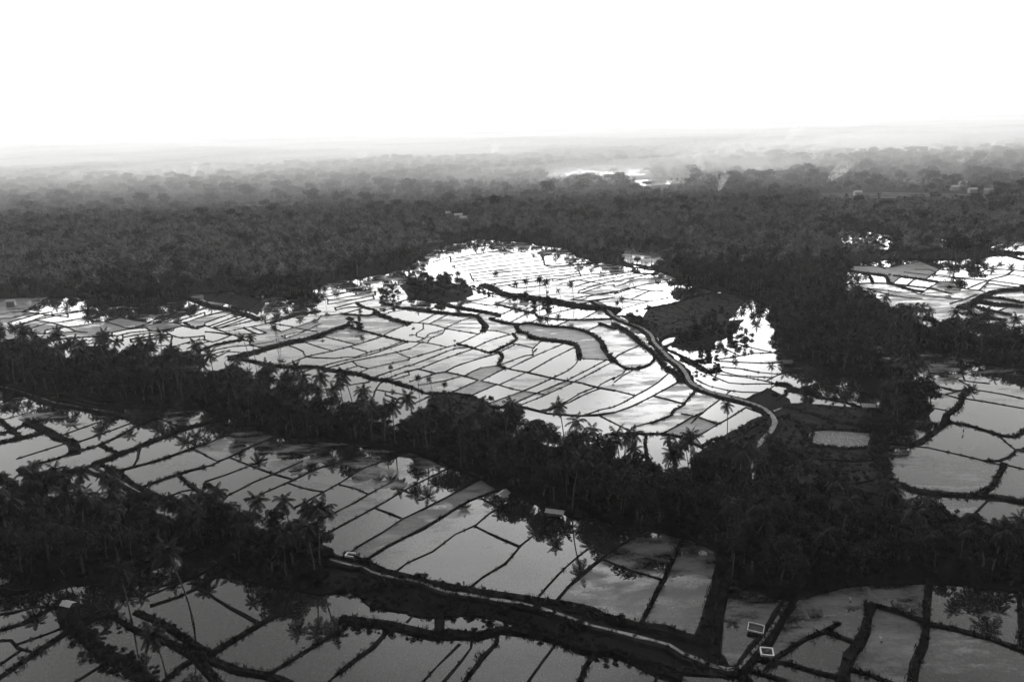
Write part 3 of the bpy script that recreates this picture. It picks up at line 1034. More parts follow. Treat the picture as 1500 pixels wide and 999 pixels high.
# ------------------------------------------------------------------ plants (prototypes)
def palm_meshes(seed, H=13.0, nf=22, nl=11, leaflen=4.3, lean=1.2):
    rd = random.Random(seed); tr = MB(); a = rd.uniform(0, 6.28)
    pts = []; n = 7
    for i in range(n+1):
        t = i/n; pts.append((math.cos(a)*lean*t*t, math.sin(a)*lean*t*t, H*t))
    tr.tube(pts, [0.26]+[0.19-0.05*i/n for i in range(1, n+1)], 6)
    top = Vector(pts[-1]); cr_ = MB()
    for k in range(nf):
        az = k*2.39996+rd.uniform(-.2, .2); u = (k+0.5)/nf
        el = R(78)-u*R(112)+rd.uniform(-.12, .12); L = leaflen*rd.uniform(.85, 1.1)
        d = Vector((math.cos(az)*math.cos(el), math.sin(az)*math.cos(el), math.sin(el))); p = top.copy(); prev = p.copy()
        side = Vector((-math.sin(az), math.cos(az), 0)); st = L/nl
        for j in range(nl):
            d = (d+Vector((0, 0, -0.115-0.01*j))).normalized(); q = p+d*st
            t = (j+0.5)/nl; wl = 1.15*math.sin(math.pi*min(1, t*0.92+0.08))**0.6*leaflen/4.3
            wr = 0.05*(1-t)+0.015
            cr_.quad(tuple(p+side*wr), tuple(p-side*wr), tuple(q-side*wr*.8), tuple(q+side*wr*.8))
            for sgn in (1, -1):
                tip = p+side*sgn*wl*0.75+d*wl*0.45+Vector((0, 0, -wl*rd.uniform(.35, .8)))
                cr_.quad(tuple(p), tuple(p+d*st*0.95), tuple(tip+d*st*0.45), tuple(tip))
            p = q
    # a few nuts / dead fronds close to the trunk head
    for k in range(5):
        az = rd.uniform(0, 6.28); c = top+Vector((math.cos(az)*.3, math.sin(az)*.3, -.35)); cr_.box(tuple(c), (.28, .28, .3), az, .7)
    return tr, cr_
def blob_points(rd, lobes, n):
    out = []
    for _ in range(n):
        c, r, sq = rd.choices(lobes, weights=[l[1]**2 for l in lobes])[0]
        while True:
            v = Vector((rd.gauss(0, 1), rd.gauss(0, 1), rd.gauss(0, 1)))
            if v.length > .1: break
        v.normalize()
        if v.z < -0.35 and rd.random() < .6: v.z = -v.z
        rr = r*(rd.random()**0.28)
        out.append((Vector(c)+Vector((v.x*rr, v.y*rr, v.z*rr*sq)), v))
    return out
def leaves(mb, rd, pts, s):
    for p, v in pts:
        n = (v+Vector((rd.uniform(-.8, .8), rd.uniform(-.8, .8), rd.uniform(-.3, .9)))).normalized()
        a = n.orthogonal().normalized(); b_ = n.cross(a); t = rd.uniform(0, 6.28); a, b_ = a*math.cos(t)+b_*math.sin(t), b_*math.cos(t)-a*math.sin(t)
        k = s*rd.uniform(.55, 1.25); m = b_*k*.55
        mb.quad(tuple(p-a*k), tuple(p-m+n*k*.15), tuple(p+a*k), tuple(p+m+n*k*.1))
def tree_meshes(seed, H=11, cw=8, flat=1.0, n=1100, s=.42, layers=False):
    rd = random.Random(seed); tr = MB(); cr_ = MB(); fork = H*.38
    tr.tube([(0, 0, 0), (rd.uniform(-.3, .3), rd.uniform(-.3, .3), fork*.6), (rd.uniform(-.4, .4), rd.uniform(-.4, .4), fork)], [.38, .27, .23], 7)
    lobes = []; nl = rd.randint(7, 10)
    for i in range(nl):
        a = i*2.4+rd.uniform(-.4, .4); rr = cw*.5*rd.uniform(.3, .72) if i else 0; z = H*(rd.uniform(.6, .86) if not layers else rd.uniform(.78, .92))
        r = cw*rd.uniform(.17, .27); c = (rr*math.cos(a), rr*math.sin(a), z-(rr/cw)*H*.22*(0 if layers else 1))
        if layers: r *= 1.25
        lobes.append((c, r, flat*rd.uniform(.7, 1.0)))
        tr.tube([(0, 0, fork*.92), (c[0]*.45, c[1]*.45, fork+(c[2]-fork)*.55), (c[0]*.95, c[1]*.95, c[2])], [.17, .11, .04], 5)
    leaves(cr_, rd, blob_points(rd, lobes, n), s)
    return tr, cr_
def banana_meshes(seed):
    rd = random.Random(seed); tr = MB(); cr_ = MB()
    for s_ in range(3):
        ox, oy = rd.uniform(-1, 1), rd.uniform(-1, 1); H = rd.uniform(1.6, 2.6)
        tr.tube([(ox, oy, 0), (ox, oy, H)], [.16, .1], 6)
        for k in range(8):
            az = k*2.4+rd.uniform(-.3, .3); el = R(rd.uniform(20, 78)); d = Vector((math.cos(az)*math.cos(el), math.sin(az)*math.cos(el), math.sin(el))); p = Vector((ox, oy, H)); side = Vector((-math.sin(az), math.cos(az), 0))
            for j in range(5):
                d = (d+Vector((0, 0, -.2))).normalized(); q = p+d*.5; w1 = .32*math.sin(math.pi*(j+.15)/5.3); w2 = .32*math.sin(math.pi*min(1, (j+1.15)/5.3))
                cr_.quad(tuple(p+side*w1), tuple(p-side*w1), tuple(q-side*w2), tuple(q+side*w2)); p = q
    return tr, cr_
def bush_mesh(seed, r=1.8, h=2.2, n=260, s=.3):
    rd = random.Random(seed); mb = MB(); lobes = [((rd.uniform(-r*.5, r*.5), rd.uniform(-r*.5, r*.5), h*rd.uniform(.35, .6)), r*rd.uniform(.4, .6), h/r*.8) for _ in range(5)]
    leaves(mb, rd, blob_points(rd, lobes, n), s)
    for _ in range(6):
        a = rd.uniform(0, 6.28); mb.tube([(0, 0, 0), (math.cos(a)*r*.5, math.sin(a)*r*.5, h*.7)], [.05, .02], 4)
    return mb
def tuft_mesh(seed):
    rd = random.Random(seed); mb = MB()
    for _ in range(16):
        a = rd.uniform(0, 6.28); x, y = rd.gauss(0, .35), rd.gauss(0, .35); l = rd.uniform(.4, 1); w_ = .07; dx, dy = math.cos(a), math.sin(a)
        mb.quad((x-dy*w_, y+dx*w_, 0), (x+dy*w_, y-dx*w_, 0), (x+dx*l*.25+dy*w_, y+dy*l*.25-dx*w_, l*.7), (x+dx*l*.25-dy*w_, y+dy*l*.25+dx*w_, l*.7))
        mb.tri((x+dx*l*.25+dy*w_, y+dy*l*.25-dx*w_, l*.7), (x+dx*l*.25-dy*w_, y+dy*l*.25+dx*w_, l*.7), (x+dx*l*.6, y+dy*l*.6, l))
    return mb
def joined(name, tr, cr_, mt, ml):
    k = len(tr.v); v = tr.v+cr_.v; f = list(tr.f)+[tuple(i+k for i in q) for q in cr_.f]; fm = [0]*len(tr.f)+[1]*len(cr_.f)
    return mesh(name, v, f, [mt, ml], fm)

PALM = [palm_meshes(11, 13.5, 22, 10, 3.7, .8), palm_meshes(12, 15.5, 20, 10, 3.9, 2.4), palm_meshes(13, 11.5, 24, 10, 3.6, 1.4), palm_meshes(14, 14.5, 17, 10, 4.0, -1.8), palm_meshes(15, 12.5, 14, 10, 3.8, 3.0)]
TREE = [tree_meshes(21, 10, 8, .9), tree_meshes(22, 12, 9.5, .85, 1300), tree_meshes(23, 8.5, 7.5, .9, 900), tree_meshes(24, 13, 11, .8, 1500, .46)]
ALB = [tree_meshes(31, 14, 14, .32, 1300, .42, True), tree_meshes(32, 16, 16, .28, 1500, .42, True)]
BAN = [banana_meshes(41), banana_meshes(42)]
palm_me = [(t.me('palm_trunk', M_TRUNK, True), c.me('palm_crown', M_PALM)) for t, c in PALM]
tree_me = [(t.me('tree_trunk', M_BARK, True), c.me('tree_crown', M_LEAF)) for t, c in TREE]
alb_me = [(t.me('spreading_trunk', M_BARK, True), c.me('spreading_crown', M_LEAF2)) for t, c in ALB]
ban_me = [(t.me('banana_stem', M_TRUNK, True), c.me('banana_leaves', M_PALM)) for t, c in BAN]

# prototype collections used only by the plants nobody could count
def pcol(name, meshes):
    col = bpy.data.collections.new(name)
    for i, me in enumerate(meshes): col.objects.link(bpy.data.objects.new('%s_%02d' % (name, i), me))
    return col
lo_palm = [palm_meshes(51, 12, 14, 6, 4.6, 1.0), palm_meshes(52, 14, 13, 6, 4.6, 2.0), palm_meshes(53, 10.5, 15, 6, 4.3, .5)]
lo_tree = [tree_meshes(61, 9.5, 8, .9, 330, .62), tree_meshes(62, 11.5, 9.5, .85, 380, .68), tree_meshes(63, 8, 7, .9, 300, .6)]
lo_alb = [tree_meshes(64, 14, 14, .3, 420, .6, True)]
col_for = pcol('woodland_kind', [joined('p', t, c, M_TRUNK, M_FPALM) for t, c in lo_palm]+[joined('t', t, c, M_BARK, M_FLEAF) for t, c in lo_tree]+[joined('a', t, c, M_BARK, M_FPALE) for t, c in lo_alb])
col_palm = pcol('palm_kind', [joined('p', t, c, M_TRUNK, M_PALM) for t, c in PALM])
col_tree = pcol('tree_kind', [joined('t', t, c, M_BARK, M_LEAF) for t, c in TREE])
bushes = [bush_mesh(71), bush_mesh(72, 2.2, 2.6, 300), bush_mesh(73, 1.4, 1.6, 200, .26)]
col_bush = pcol('bush_kind', [b.me('bush', M_BUSH) for b in bushes])
col_tuft = pcol('tuft_kind', [tuft_mesh(s).me('tuft', M_BUSH) for s in (81, 82, 83)])
def far_patch(seed):
    rd = random.Random(seed); mb = MB()
    for _ in range(46):
        cx, cy_ = rd.uniform(-42, 42), rd.uniform(-42, 42); r = rd.uniform(3.5, 6.5); z = rd.uniform(6, 11); 
        leaves(mb, rd, blob_points(rd, [((cx, cy_, z), r, .7)], 26), r*.42)
    return mb
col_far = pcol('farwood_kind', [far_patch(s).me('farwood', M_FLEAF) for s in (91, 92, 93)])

def scatter(name, pts, col, label, cat, nproto):
    """one countless growth: points (x, y, z, scale, rot, kind) carry instances of a small kit of plants"""
    me = bpy.data.meshes.new(name); P = np.array(pts, dtype=np.float64)
    me.vertices.add(len(P)); me.vertices.foreach_set('co', P[:, :3].astype(np.float32).ravel())
    for an, ty, c in (('scl', 'FLOAT', 3), ('rot', 'FLOAT', 4)):
        a = me.attributes.new(an, ty, 'POINT'); a.data.foreach_set('value', P[:, c].astype(np.float32))
    a = me.attributes.new('kin', 'INT', 'POINT'); a.data.foreach_set('value', P[:, 5].astype(np.int32))
    o = link(name, me); ng = bpy.data.node_groups.new(name, 'GeometryNodeTree')
    ng.interface.new_socket('Geometry', in_out='INPUT', socket_type='NodeSocketGeometry'); ng.interface.new_socket('Geometry', in_out='OUTPUT', socket_type='NodeSocketGeometry')
    n = ng.nodes; l = ng.links; gi = n.new('NodeGroupInput'); go = n.new('NodeGroupOutput')
    ci = n.new('GeometryNodeCollectionInfo'); ci.inputs['Collection'].default_value = col; ci.inputs['Separate Children'].default_value = True; ci.inputs['Reset Children'].default_value = True
    ip = n.new('GeometryNodeInstanceOnPoints'); ip.inputs['Pick Instance'].default_value = True
    def attr(nm, ty):
        q = n.new('GeometryNodeInputNamedAttribute'); q.data_type = ty; q.inputs['Name'].default_value = nm; return q
    s_, r_, k_ = attr('scl', 'FLOAT'), attr('rot', 'FLOAT'), attr('kin', 'INT')
    cx = n.new('ShaderNodeCombineXYZ'); l.new(r_.outputs['Attribute'], cx.inputs['Z'])
    l.new(gi.outputs[0], ip.inputs['Points']); l.new(ci.outputs[0], ip.inputs['Instance']); l.new(k_.outputs['Attribute'], ip.inputs['Instance Index'])
    l.new(cx.outputs[0], ip.inputs['Rotation']); l.new(s_.outputs['Attribute'], ip.inputs['Scale']); l.new(ip.outputs[0], go.inputs[0])
    md = o.modifiers.new('scatter', 'NODES'); md.node_group = ng
    tag(o, label, cat, None, 'stuff'); return o

# ------------------------------------------------------------------ where the woods stand
NOTREE = [poly("484,806 560,840 700,862 900,905 1040,935 1060,920 1150,878 1165,890 1110,975 1080,992 1000,988 880,958 700,912 600,900 520,870"),
          poly("480,806 530,806 530,905 490,905"),
          poly("-60,552 0,562 60,576 120,582 200,600 215,620 170,612 100,604 40,588 -60,575"),
          poly("-50,880 110,850 180,850 180,880 -50,900"),
          poly("-40,690 60,690 140,686 215,722 250,732 220,742 150,735 100,722 0,715 -40,712"),
          poly("1195,283 1300,281 1440,284 1450,300 1200,303"),
          poly("1040,505 1300,560 1300,712 1040,712"),
          poly("1104,708 1290,690 1303,725 1370,752 1440,764 1560,784 1560,800 1440,785 1340,772 1270,752 1200,742 1110,732")]
HS = [(656,318),(672,321),(680,325),(1398,279),(1412,273),(1424,283),(1447,284),(1455,277),(1407,240),(1256,287),(1452,214),(1110,250),(640,226),(200,222),(118,238),(225,420),(232,400),(17,448)]
NOTREE += [[(x-7, y-1.5), (x+7, y-1.5), (x+8, y+(5 if y < 300 else 9)), (x-8, y+(5 if y < 300 else 9))] for x, y in HS]
NOTREE += CLEAR
EXC = list(W.values())+NOTREE
def projnp(x, y, z):
    v = np.stack([x, y, z-CAMH]); F = np.array(f_) @ v; X = np.array(RX) @ v; Y = np.array(UX) @ v
    return 750+FPX*X/F, 499.5-FPX*Y/F
def blocked(px, py, top=None):
    b = np.zeros(px.shape, bool)
    for p in EXC: b |= inside_np(px, py, p)
    return b
def grid(y0, y1, spacing, side=0.86, jit=.42):
    ys = np.arange(y0, y1, spacing); xs = np.arange(-side*y1-40, side*y1+40, spacing); X, Y = np.meshgrid(xs, ys)
    X = X+rng.uniform(-jit, jit, X.shape)*spacing; Y = Y+rng.uniform(-jit, jit, Y.shape)*spacing
    m = (np.abs(X) < side*Y+45); return X[m], Y[m]
# near woods: individually decided
X, Y = grid(95, 560, 5.4); z = np.zeros_like(X); px, py = projnp(X, Y, z); ok = ~blocked(px, py) & (py < 1100)
near = np.stack([X[ok], Y[ok], px[ok], py[ok]], 1)
palms, trees, under = [], [], []
for x, y, a, b_ in near:
    d = math.hypot(x, y); q = random.random()
    if b_ > 640 and a < 520: pp, pt = .44, .42      # lower left grove
    elif a > 1120 and b_ > 700: pp, pt = .28, .52   # lower right wood
    elif a > 980 and b_ < 520: pp, pt = .35, .55
    else: pp, pt = .44, .42
    if b_ < 430: pp, pt = .5, .45
    if q < pp: palms.append((x, y, 0, random.choice([.8, .92, 1.0, 1.08, 1.18, 1.3]), random.uniform(0, 6.28), random.randrange(5)))
    elif q < pp+pt: trees.append((x, y, 0, random.choice([.6, .75, .9, 1.05, 1.2, 1.35])*random.uniform(.9, 1.1), random.uniform(0, 6.28), random.randrange(4)))
    under.append((x, y, 0, random.uniform(.8, 1.5), random.uniform(0, 6.28), random.randrange(3)))
X, Y = grid(95, 470, 3.4); px, py = projnp(X, Y, np.zeros_like(X)); ok = ~blocked(px, py) & (py < 1080)
for x, y in zip(X[ok], Y[ok]): under.append((x, y, 0, random.uniform(.6, 1.3), random.uniform(0, 6.28), random.randrange(3)))

# lone and clustered plants inside the fields: (px, py base, scale, label)
LONE_PALM = [
 (1065,643,.92,'lone coconut palm standing against the pale paddy beside the bend of the concrete track'),
 (474,812,1.0,'tall coconut palm sticking out above the right end of the lower left grove'),
 (243,988,1.0,'full crowned coconut palm on the bund in the lower left paddies'),
 (217,988,.95,'leaning slim palm just left of the full crowned palm at lower left'),
 (283,912,1.35,'very tall thin trunked palm rising from the bund right of the full crowned palm'),
 (193,910,1.1,'thin trunked palm beside the dark grove above the lower left bund crossing'),
 (410,508,.75,'palm with round crown mirrored in the grey paddy left of the middle of the fields'),
 (405,500,.95,'taller palm directly behind the palm mirrored in the grey paddy'),
 (365,527,1.0,'left palm of the pair on long bare trunks by the raised bank'),
 (374,528,.98,'right palm of the pair on long bare trunks by the raised bank'),
 (727,424,.9,'lone coconut palm in the upper striped paddies left of the palm row'),
 (758,436,.85,'leftmost palm of the row on the dark bank across the upper paddies'),
 (772,436,.9,'second palm from the left in the row on the dark bank'),
 (790,440,1.1,'tallest palm of the row on the dark bank across the upper paddies'),
 (801,441,1.0,'palm close right of the tallest one on the dark bank'),
 (822,444,.75,'short palm right of the tall ones on the dark bank'),
 (841,448,.95,'rightmost palm of the row on the dark bank across the upper paddies'),
 (912,463,.75,'palm beside the concrete track above the fallow fields'),
 (902,460,.65,'smaller palm left of the palm beside the concrete track'),
 (85,603-22,.8,'palm behind the light path, its crown mirrored in the left paddies'),
 (1034,488,.8,'palm at the left of the clump on the fallow fields'),(1046,482,.9,'tallest palm of the clump on the fallow fields'),(1056,480,.8,'palm at the right of the clump on the fallow fields'),
 (1011,470,.6,'short palm on the edge of the fallow fields'),
 (574,556,.5,'short palm on the bank at the lower edge of the middle fields'),
 (614,577,.6,'left of three short palms by the muddy strip'),
 (634,580,.55,'middle one of three short palms by the muddy strip'),
 (652,582,.55,'right one of three short palms by the muddy strip'),
 (982,690,.8,'palm whose crown stands before the grey paddy left of the dark hillside'),
 (1008,695,.75,'palm right of the one before the grey paddy by the dark hillside'),
 (990,700,.8,'palm at the foot of the dark hillside under the grey paddy'),
 (1078,505,.7,'palm over the bright paddies right of the bushy bank'),
 (1130,562,.6,'small palm leaning over the bright terraces right of the track'),
 (1176,592,.75,'low spreading palm at the right end of the bright terraces'),
 (477,443,.7,'palm before the small bright fields at the wood edge'),
]
LONE_TREE = [
 (1048,548,.45,'round dark bush on the bank between the bright terraces and the track'),
 (1406,586,.33,'small round tree on the bank junction of the right hand paddies'),
 (472,494,.28,'tiny round tree mirrored in the pale paddy at left centre'),
 (605,477,.3,'small bare looking tree mirrored in the small pale paddies'),
 (666,503,.26,'little tree on a bund in the middle fields'),
 (1135,588,.5,'dark bushy tree beside the outer bend of the track'),
 (719,592,.4,'spiky dark shrub tree at the lower edge of the muddy strip'),
 (898,560,.24,'small tree mirrored on the bund beside the dark canal'),
 (895,524,.3,'dark bush at the corner where the canal bank turns'),
 (1166,700,.9,'big round dark tree below the pale textured field'),
 (1303,407,.4,'dark bush on the bright paddies at upper right'),
 (1390,428,.4,'dark tree standing among the bright paddies at upper right'),
 (1442,424,.3,'small tree at the crossing of the thick bund at upper right'),
 (998,408,2.0,'huge dark round tree at the wood edge right of the upper paddies'),(1012,412,1.7,'second huge tree behind the round one right of the upper paddies'),
 (188,276,3.2,'giant rounded tree rising out of the hazy forest at far left'),(724,312,2.2,'giant spreading tree on the forest rim behind the upper paddies'),(1005,322,2.0,'tall tree standing over the forest rim right of centre'),(1400,388,2.0,'broad dark tree between the upper right paddies and the forest'),(240,462,1.3,'big dark tree bulging into the left paddies from the forest'),(330,352,1.9,'tall crown above the forest left of centre'),
 (725,420,.3,'low dark bush right under the lone palm of the upper paddies'),
]
for x, y, z_, s_ in SHB: under.append((x, y, .1, s_*.8, random.uniform(0, 6.28), random.randrange(3)))
def cluster(cx, cy_, rx, ry, n, pal, s0, s1):
    for _ in range(n):
        a = random.uniform(0, 6.28); r = math.sqrt(random.random()); x, y = cx+rx*r*math.cos(a), cy_+ry*r*math.sin(a); p = un(x, y)
        (palms if random.random() < pal else trees).append((p.x, p.y, 0.2, random.uniform(s0, s1), random.uniform(0, 6.28), random.randrange(4)))
        under.append((p.x, p.y, 0.1, random.uniform(.7, 1.3), random.uniform(0, 6.28), random.randrange(3)))
cluster(640, 428, 46, 9, 42, .35, .65, .95)      # wooded island in the upper paddies
cluster(562, 436, 22, 4, 9, .3, .4, .7)
cluster(545, 480, 0, 0, 0, .3, .4, .6)
cluster(522, 478, 14, 5, 8, .5, .4, .6)
cluster(610, 397, 14, 9, 8, .6, .6, .9)
cluster(760, 440, 25, 3, 8, .1, .3, .45)
cluster(800, 446, 25, 3, 9, .2, .3, .5)
cluster(935, 473, 12, 6, 8, .4, .4, .7)
cluster(1045, 490, 30, 8, 22, .5, .45, .75)
cluster(1010, 500, 20, 6, 12, .2, .3, .5)
cluster(1035, 520, 16, 5, 7, .3, .3, .45)
cluster(1090, 500, 18, 8, 6, .7, .4, .6)
cluster(1245, 592, 30, 5, 4, .3, .3, .5)
cluster(1185, 568, 16, 6, 8, .6, .5, .8)
cluster(1300, 600, 25, 12, 14, .5, .6, .9)
cluster(1280, 625, 20, 12, 6, .1, .3, .5)
cluster(1240, 350, 40, 7, 14, .3, .5, .8)
cluster(1290, 356, 40, 7, 10, .2, .5, .8)
cluster(1040, 688, 30, 10, 16, .3, .4, .7)
cluster(1130, 690, 22, 12, 10, .3, .5, .9)
cluster(290, 790, 60, 8, 14, .5, .7, 1.1)
cluster(150, 968, 28, 8, 0, .2, .2, .3)
cluster(340, 470, 60, 30, 0, 0, .2, .3)
def spread(path, n, s0, s1, wdt=1.5):
    sp = smooth(path, 1.5)
    for _ in range(n):
        p = random.choice(sp); under.append((p.x+random.uniform(-wdt, wdt), p.y+random.uniform(-wdt, wdt), .3, random.uniform(s0, s1), random.uniform(0, 6.28), random.randrange(3)))
spread(poly("690,420 720,432 770,436 800,440 830,446 860,450 895,457"), 90, .5, 1.0)
spread(poly("336,525 380,514 412,505 452,497 476,489 500,480 512,477"), 60, .3, .6)
spread(poly("900,476 924,490 936,502 960,520 976,540 992,548"), 40, .3, .6)
spread(poly("120,930 150,960 185,972 217,1000"), 70, .35, .75, 2.5)
spread(poly("100,900 104,912 120,930"), 20, .4, .7, 1.5)
spread(poly("500,910 533,918 567,922 633,931 700,925 766,924 816,938 866,957 960,978"), 90, .3, .6, 1.6)
spread(poly("500,858 560,868 640,888 720,898 800,915 880,940"), 110, .4, .9, 4)
spread(poly("154,920 200,922 250,943 288,962"), 24, .3, .5, 1)
spread(poly("1300,560 1290,640 1292,700"), 50, .5, 1.0, 3)
spread(poly("1110,722 1200,728 1290,735 1370,760 1500,790"), 200, .4, 1.1, 7)
spread(poly("1000,550 1040,545 1052,540 1040,528"), 25, .4, .7, 1)
for pl, nb in ((LANDS[1][1], 170), (LANDS[2][1], 110), (LANDS[0][1], 60), (LANDS[3][1], 60), (LANDS[6][1], 40)):
    xs = [p[0] for p in pl]; ys = [p[1] for p in pl]; c_ = 0
    while c_ < nb*4:
        q = (random.uniform(min(xs), max(xs)), random.uniform(min(ys), max(ys))); c_ += 1
        if inside(q, pl) and not inside(q, LANDS[7][1]):
            p = un(*q)
            if c_ % 4 == 0: under.append((p.x, p.y, .1, random.uniform(.25, .7), random.uniform(0, 6.28), random.randrange(3)))
            else: tufts.append((p.x, p.y, .1, random.uniform(.5, 1.1)))
spread(poly("240,905 262,928 286,958"), 14, .3, .5, 1)

# ------------------------------------------------------------------ nearest 300 of each kind as things of their own
def zone(px, py):
    if py > 690 and px < 520: return 'in the dark grove at lower left'
    if px > 1060 and py > 690: return 'in the dark wood at the lower right'
    if px > 1130: return 'in the wood right of the bright terraces'
    if 580 < px < 700 and py < 450: return 'on the wooded island in the upper paddies'
    if px > 880 and py < 560: return 'in the clumps around the concrete track'
    if py < 470: return 'at the near edge of the forest'
    if px < 380: return 'in the left half of the dark tree belt'
    return 'in the right half of the dark tree belt'
def thing(kind_name, ms, x, y, z, s, rz, label, cat, group):
    e = bpy.data.objects.new(kind_name, None); C.objects.link(e); e.location = (x, y, z); e.rotation_euler = (0, 0, rz); e.scale = (s, s, s)
    tag(e, label, cat, group)
    link('trunk', ms[0], e); link('crown', ms[1], e); return e
for px_, py_, s, lab in LONE_PALM:
    p = un(px_, py_); thing('coconut_palm', random.choice(palm_me), p.x, p.y, 0.1, s, random.uniform(0, 6.28), lab, 'palm tree', 'coconut palms')
for px_, py_, s, lab in LONE_TREE:
    p = un(px_, py_); thing('broadleaf_tree', random.choice(tree_me), p.x, p.y, 0.1, s, random.uniform(0, 6.28), lab, 'tree', 'broadleaf trees')
def split(lst, n, kind_name, meshes, cat, adj, group):
    vis = []; rest = []
    for t in lst:
        q = proj((t[0], t[1], 8)); (vis if (-25 < q[0] < 1525 and -20 < q[1] < 1010) else rest).append(t)
    vis.sort(key=lambda t: math.hypot(t[0], t[1])/t[3])
    for t in vis[:n]:
        q = proj((t[0], t[1], 0)); thing(kind_name, meshes[t[5]], t[0], t[1], t[2], t[3], t[4], '%s %s' % (adj, zone(*q)), cat, group+' '+zone(*q))
    return vis[n:]+rest
palms_rest = split(palms, 300-len(LONE_PALM), 'coconut_palm', palm_me, 'palm tree', 'dark coconut palm crowded', 'coconut palms')
trees_rest = split(trees, 300-len(LONE_TREE), 'broadleaf_tree', tree_me, 'tree', 'dark leafy broadleaf tree crowded', 'broadleaf trees')
print('palms', len(palms), 'trees', len(trees), 'under', len(under), 'tufts', len(tufts))
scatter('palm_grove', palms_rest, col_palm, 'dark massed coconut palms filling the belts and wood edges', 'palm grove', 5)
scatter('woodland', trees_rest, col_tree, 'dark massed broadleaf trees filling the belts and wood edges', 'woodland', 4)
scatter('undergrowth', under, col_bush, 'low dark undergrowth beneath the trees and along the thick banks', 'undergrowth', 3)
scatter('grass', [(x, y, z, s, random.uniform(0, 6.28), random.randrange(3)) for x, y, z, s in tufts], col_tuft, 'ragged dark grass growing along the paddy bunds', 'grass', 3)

# far forest
def far_forest():
    pts = []
    X, Y = grid(560, 1150, 8.2, .84); h = ground_h(X, Y); px, py = projnp(X, Y, h); ok = ~blocked(px, py)
    patch = nz2(X*9, Y*9)
    for x, y, z, q in zip(X[ok], Y[ok], h[ok], patch[ok]):
        r = random.random()+q*.35
        k = random.randrange(3) if r < .52 else (3+random.randrange(3) if r < 1.12 else 6)
        pts.append((x, y, z, (random.uniform(.75, 1.15) if random.random() < .85 or k < 3 else random.uniform(1.3, 1.9)) if k < 6 else random.uniform(.55, 1.0), random.uniform(0, 6.28), k))
    X, Y = grid(1150, 2400, 11.5, .82); h = ground_h(X, Y); px, py = projnp(X, Y, h); px2, py2 = projnp(X, Y, h+8)
    ok = ~blocked(px, py)
    px3, py3 = projnp(X, Y, h+17)
    for k in ('far', 'farb'): ok &= ~(inside_np(px2, py2, W[k]) & (rng.random(X.shape) < .9)) & ~(inside_np(px3, py3, W[k]) & (rng.random(X.shape) < .8))
    for q in CLEAR: ok &= ~inside_np(px2, py2, q)
    for x_, y_ in HS: ok &= ~((np.abs(px2-x_) < 7) & (py2 > y_-5) & (py2 < y_+4))
    patch = nz2(X*6, Y*6)
    for x, y, z, q in zip(X[ok], Y[ok], h[ok], patch[ok]):
        r = random.random()+q*.5
        k = random.randrange(3) if r < .45 else (3+random.randrange(3) if r < 1.05 else 6)
        pts.append((x, y, z, (random.uniform(.75, 1.2) if random.random() < .78 or k < 3 else random.uniform(1.6, 2.6 if k < 6 else 1.9))*(1+.35*max(0, q)), random.uniform(0, 6.28), k))
    print('forest', len(pts))
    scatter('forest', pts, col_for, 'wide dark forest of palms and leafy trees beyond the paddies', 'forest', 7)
    pts = []
    X, Y = grid(2400, 6500, 72, .82); h = ground_h(X, Y)
    for x, y, z in zip(X, Y, h): pts.append((x, y, z-1, random.uniform(.9, 1.5), random.uniform(0, 6.28), random.randrange(3)))
    X, Y = grid(6500, 17500, 190, .82); h = ground_h(X, Y)
    for x, y, z in zip(X, Y, h): pts.append((x, y, z-1, random.uniform(2.0, 2.6), random.uniform(0, 6.28), random.randrange(3)))
    print('far patches', len(pts))
    scatter('distant_forest', pts, col_far, 'hazy distant forest fading into the horizon', 'forest', 3)
far_forest()

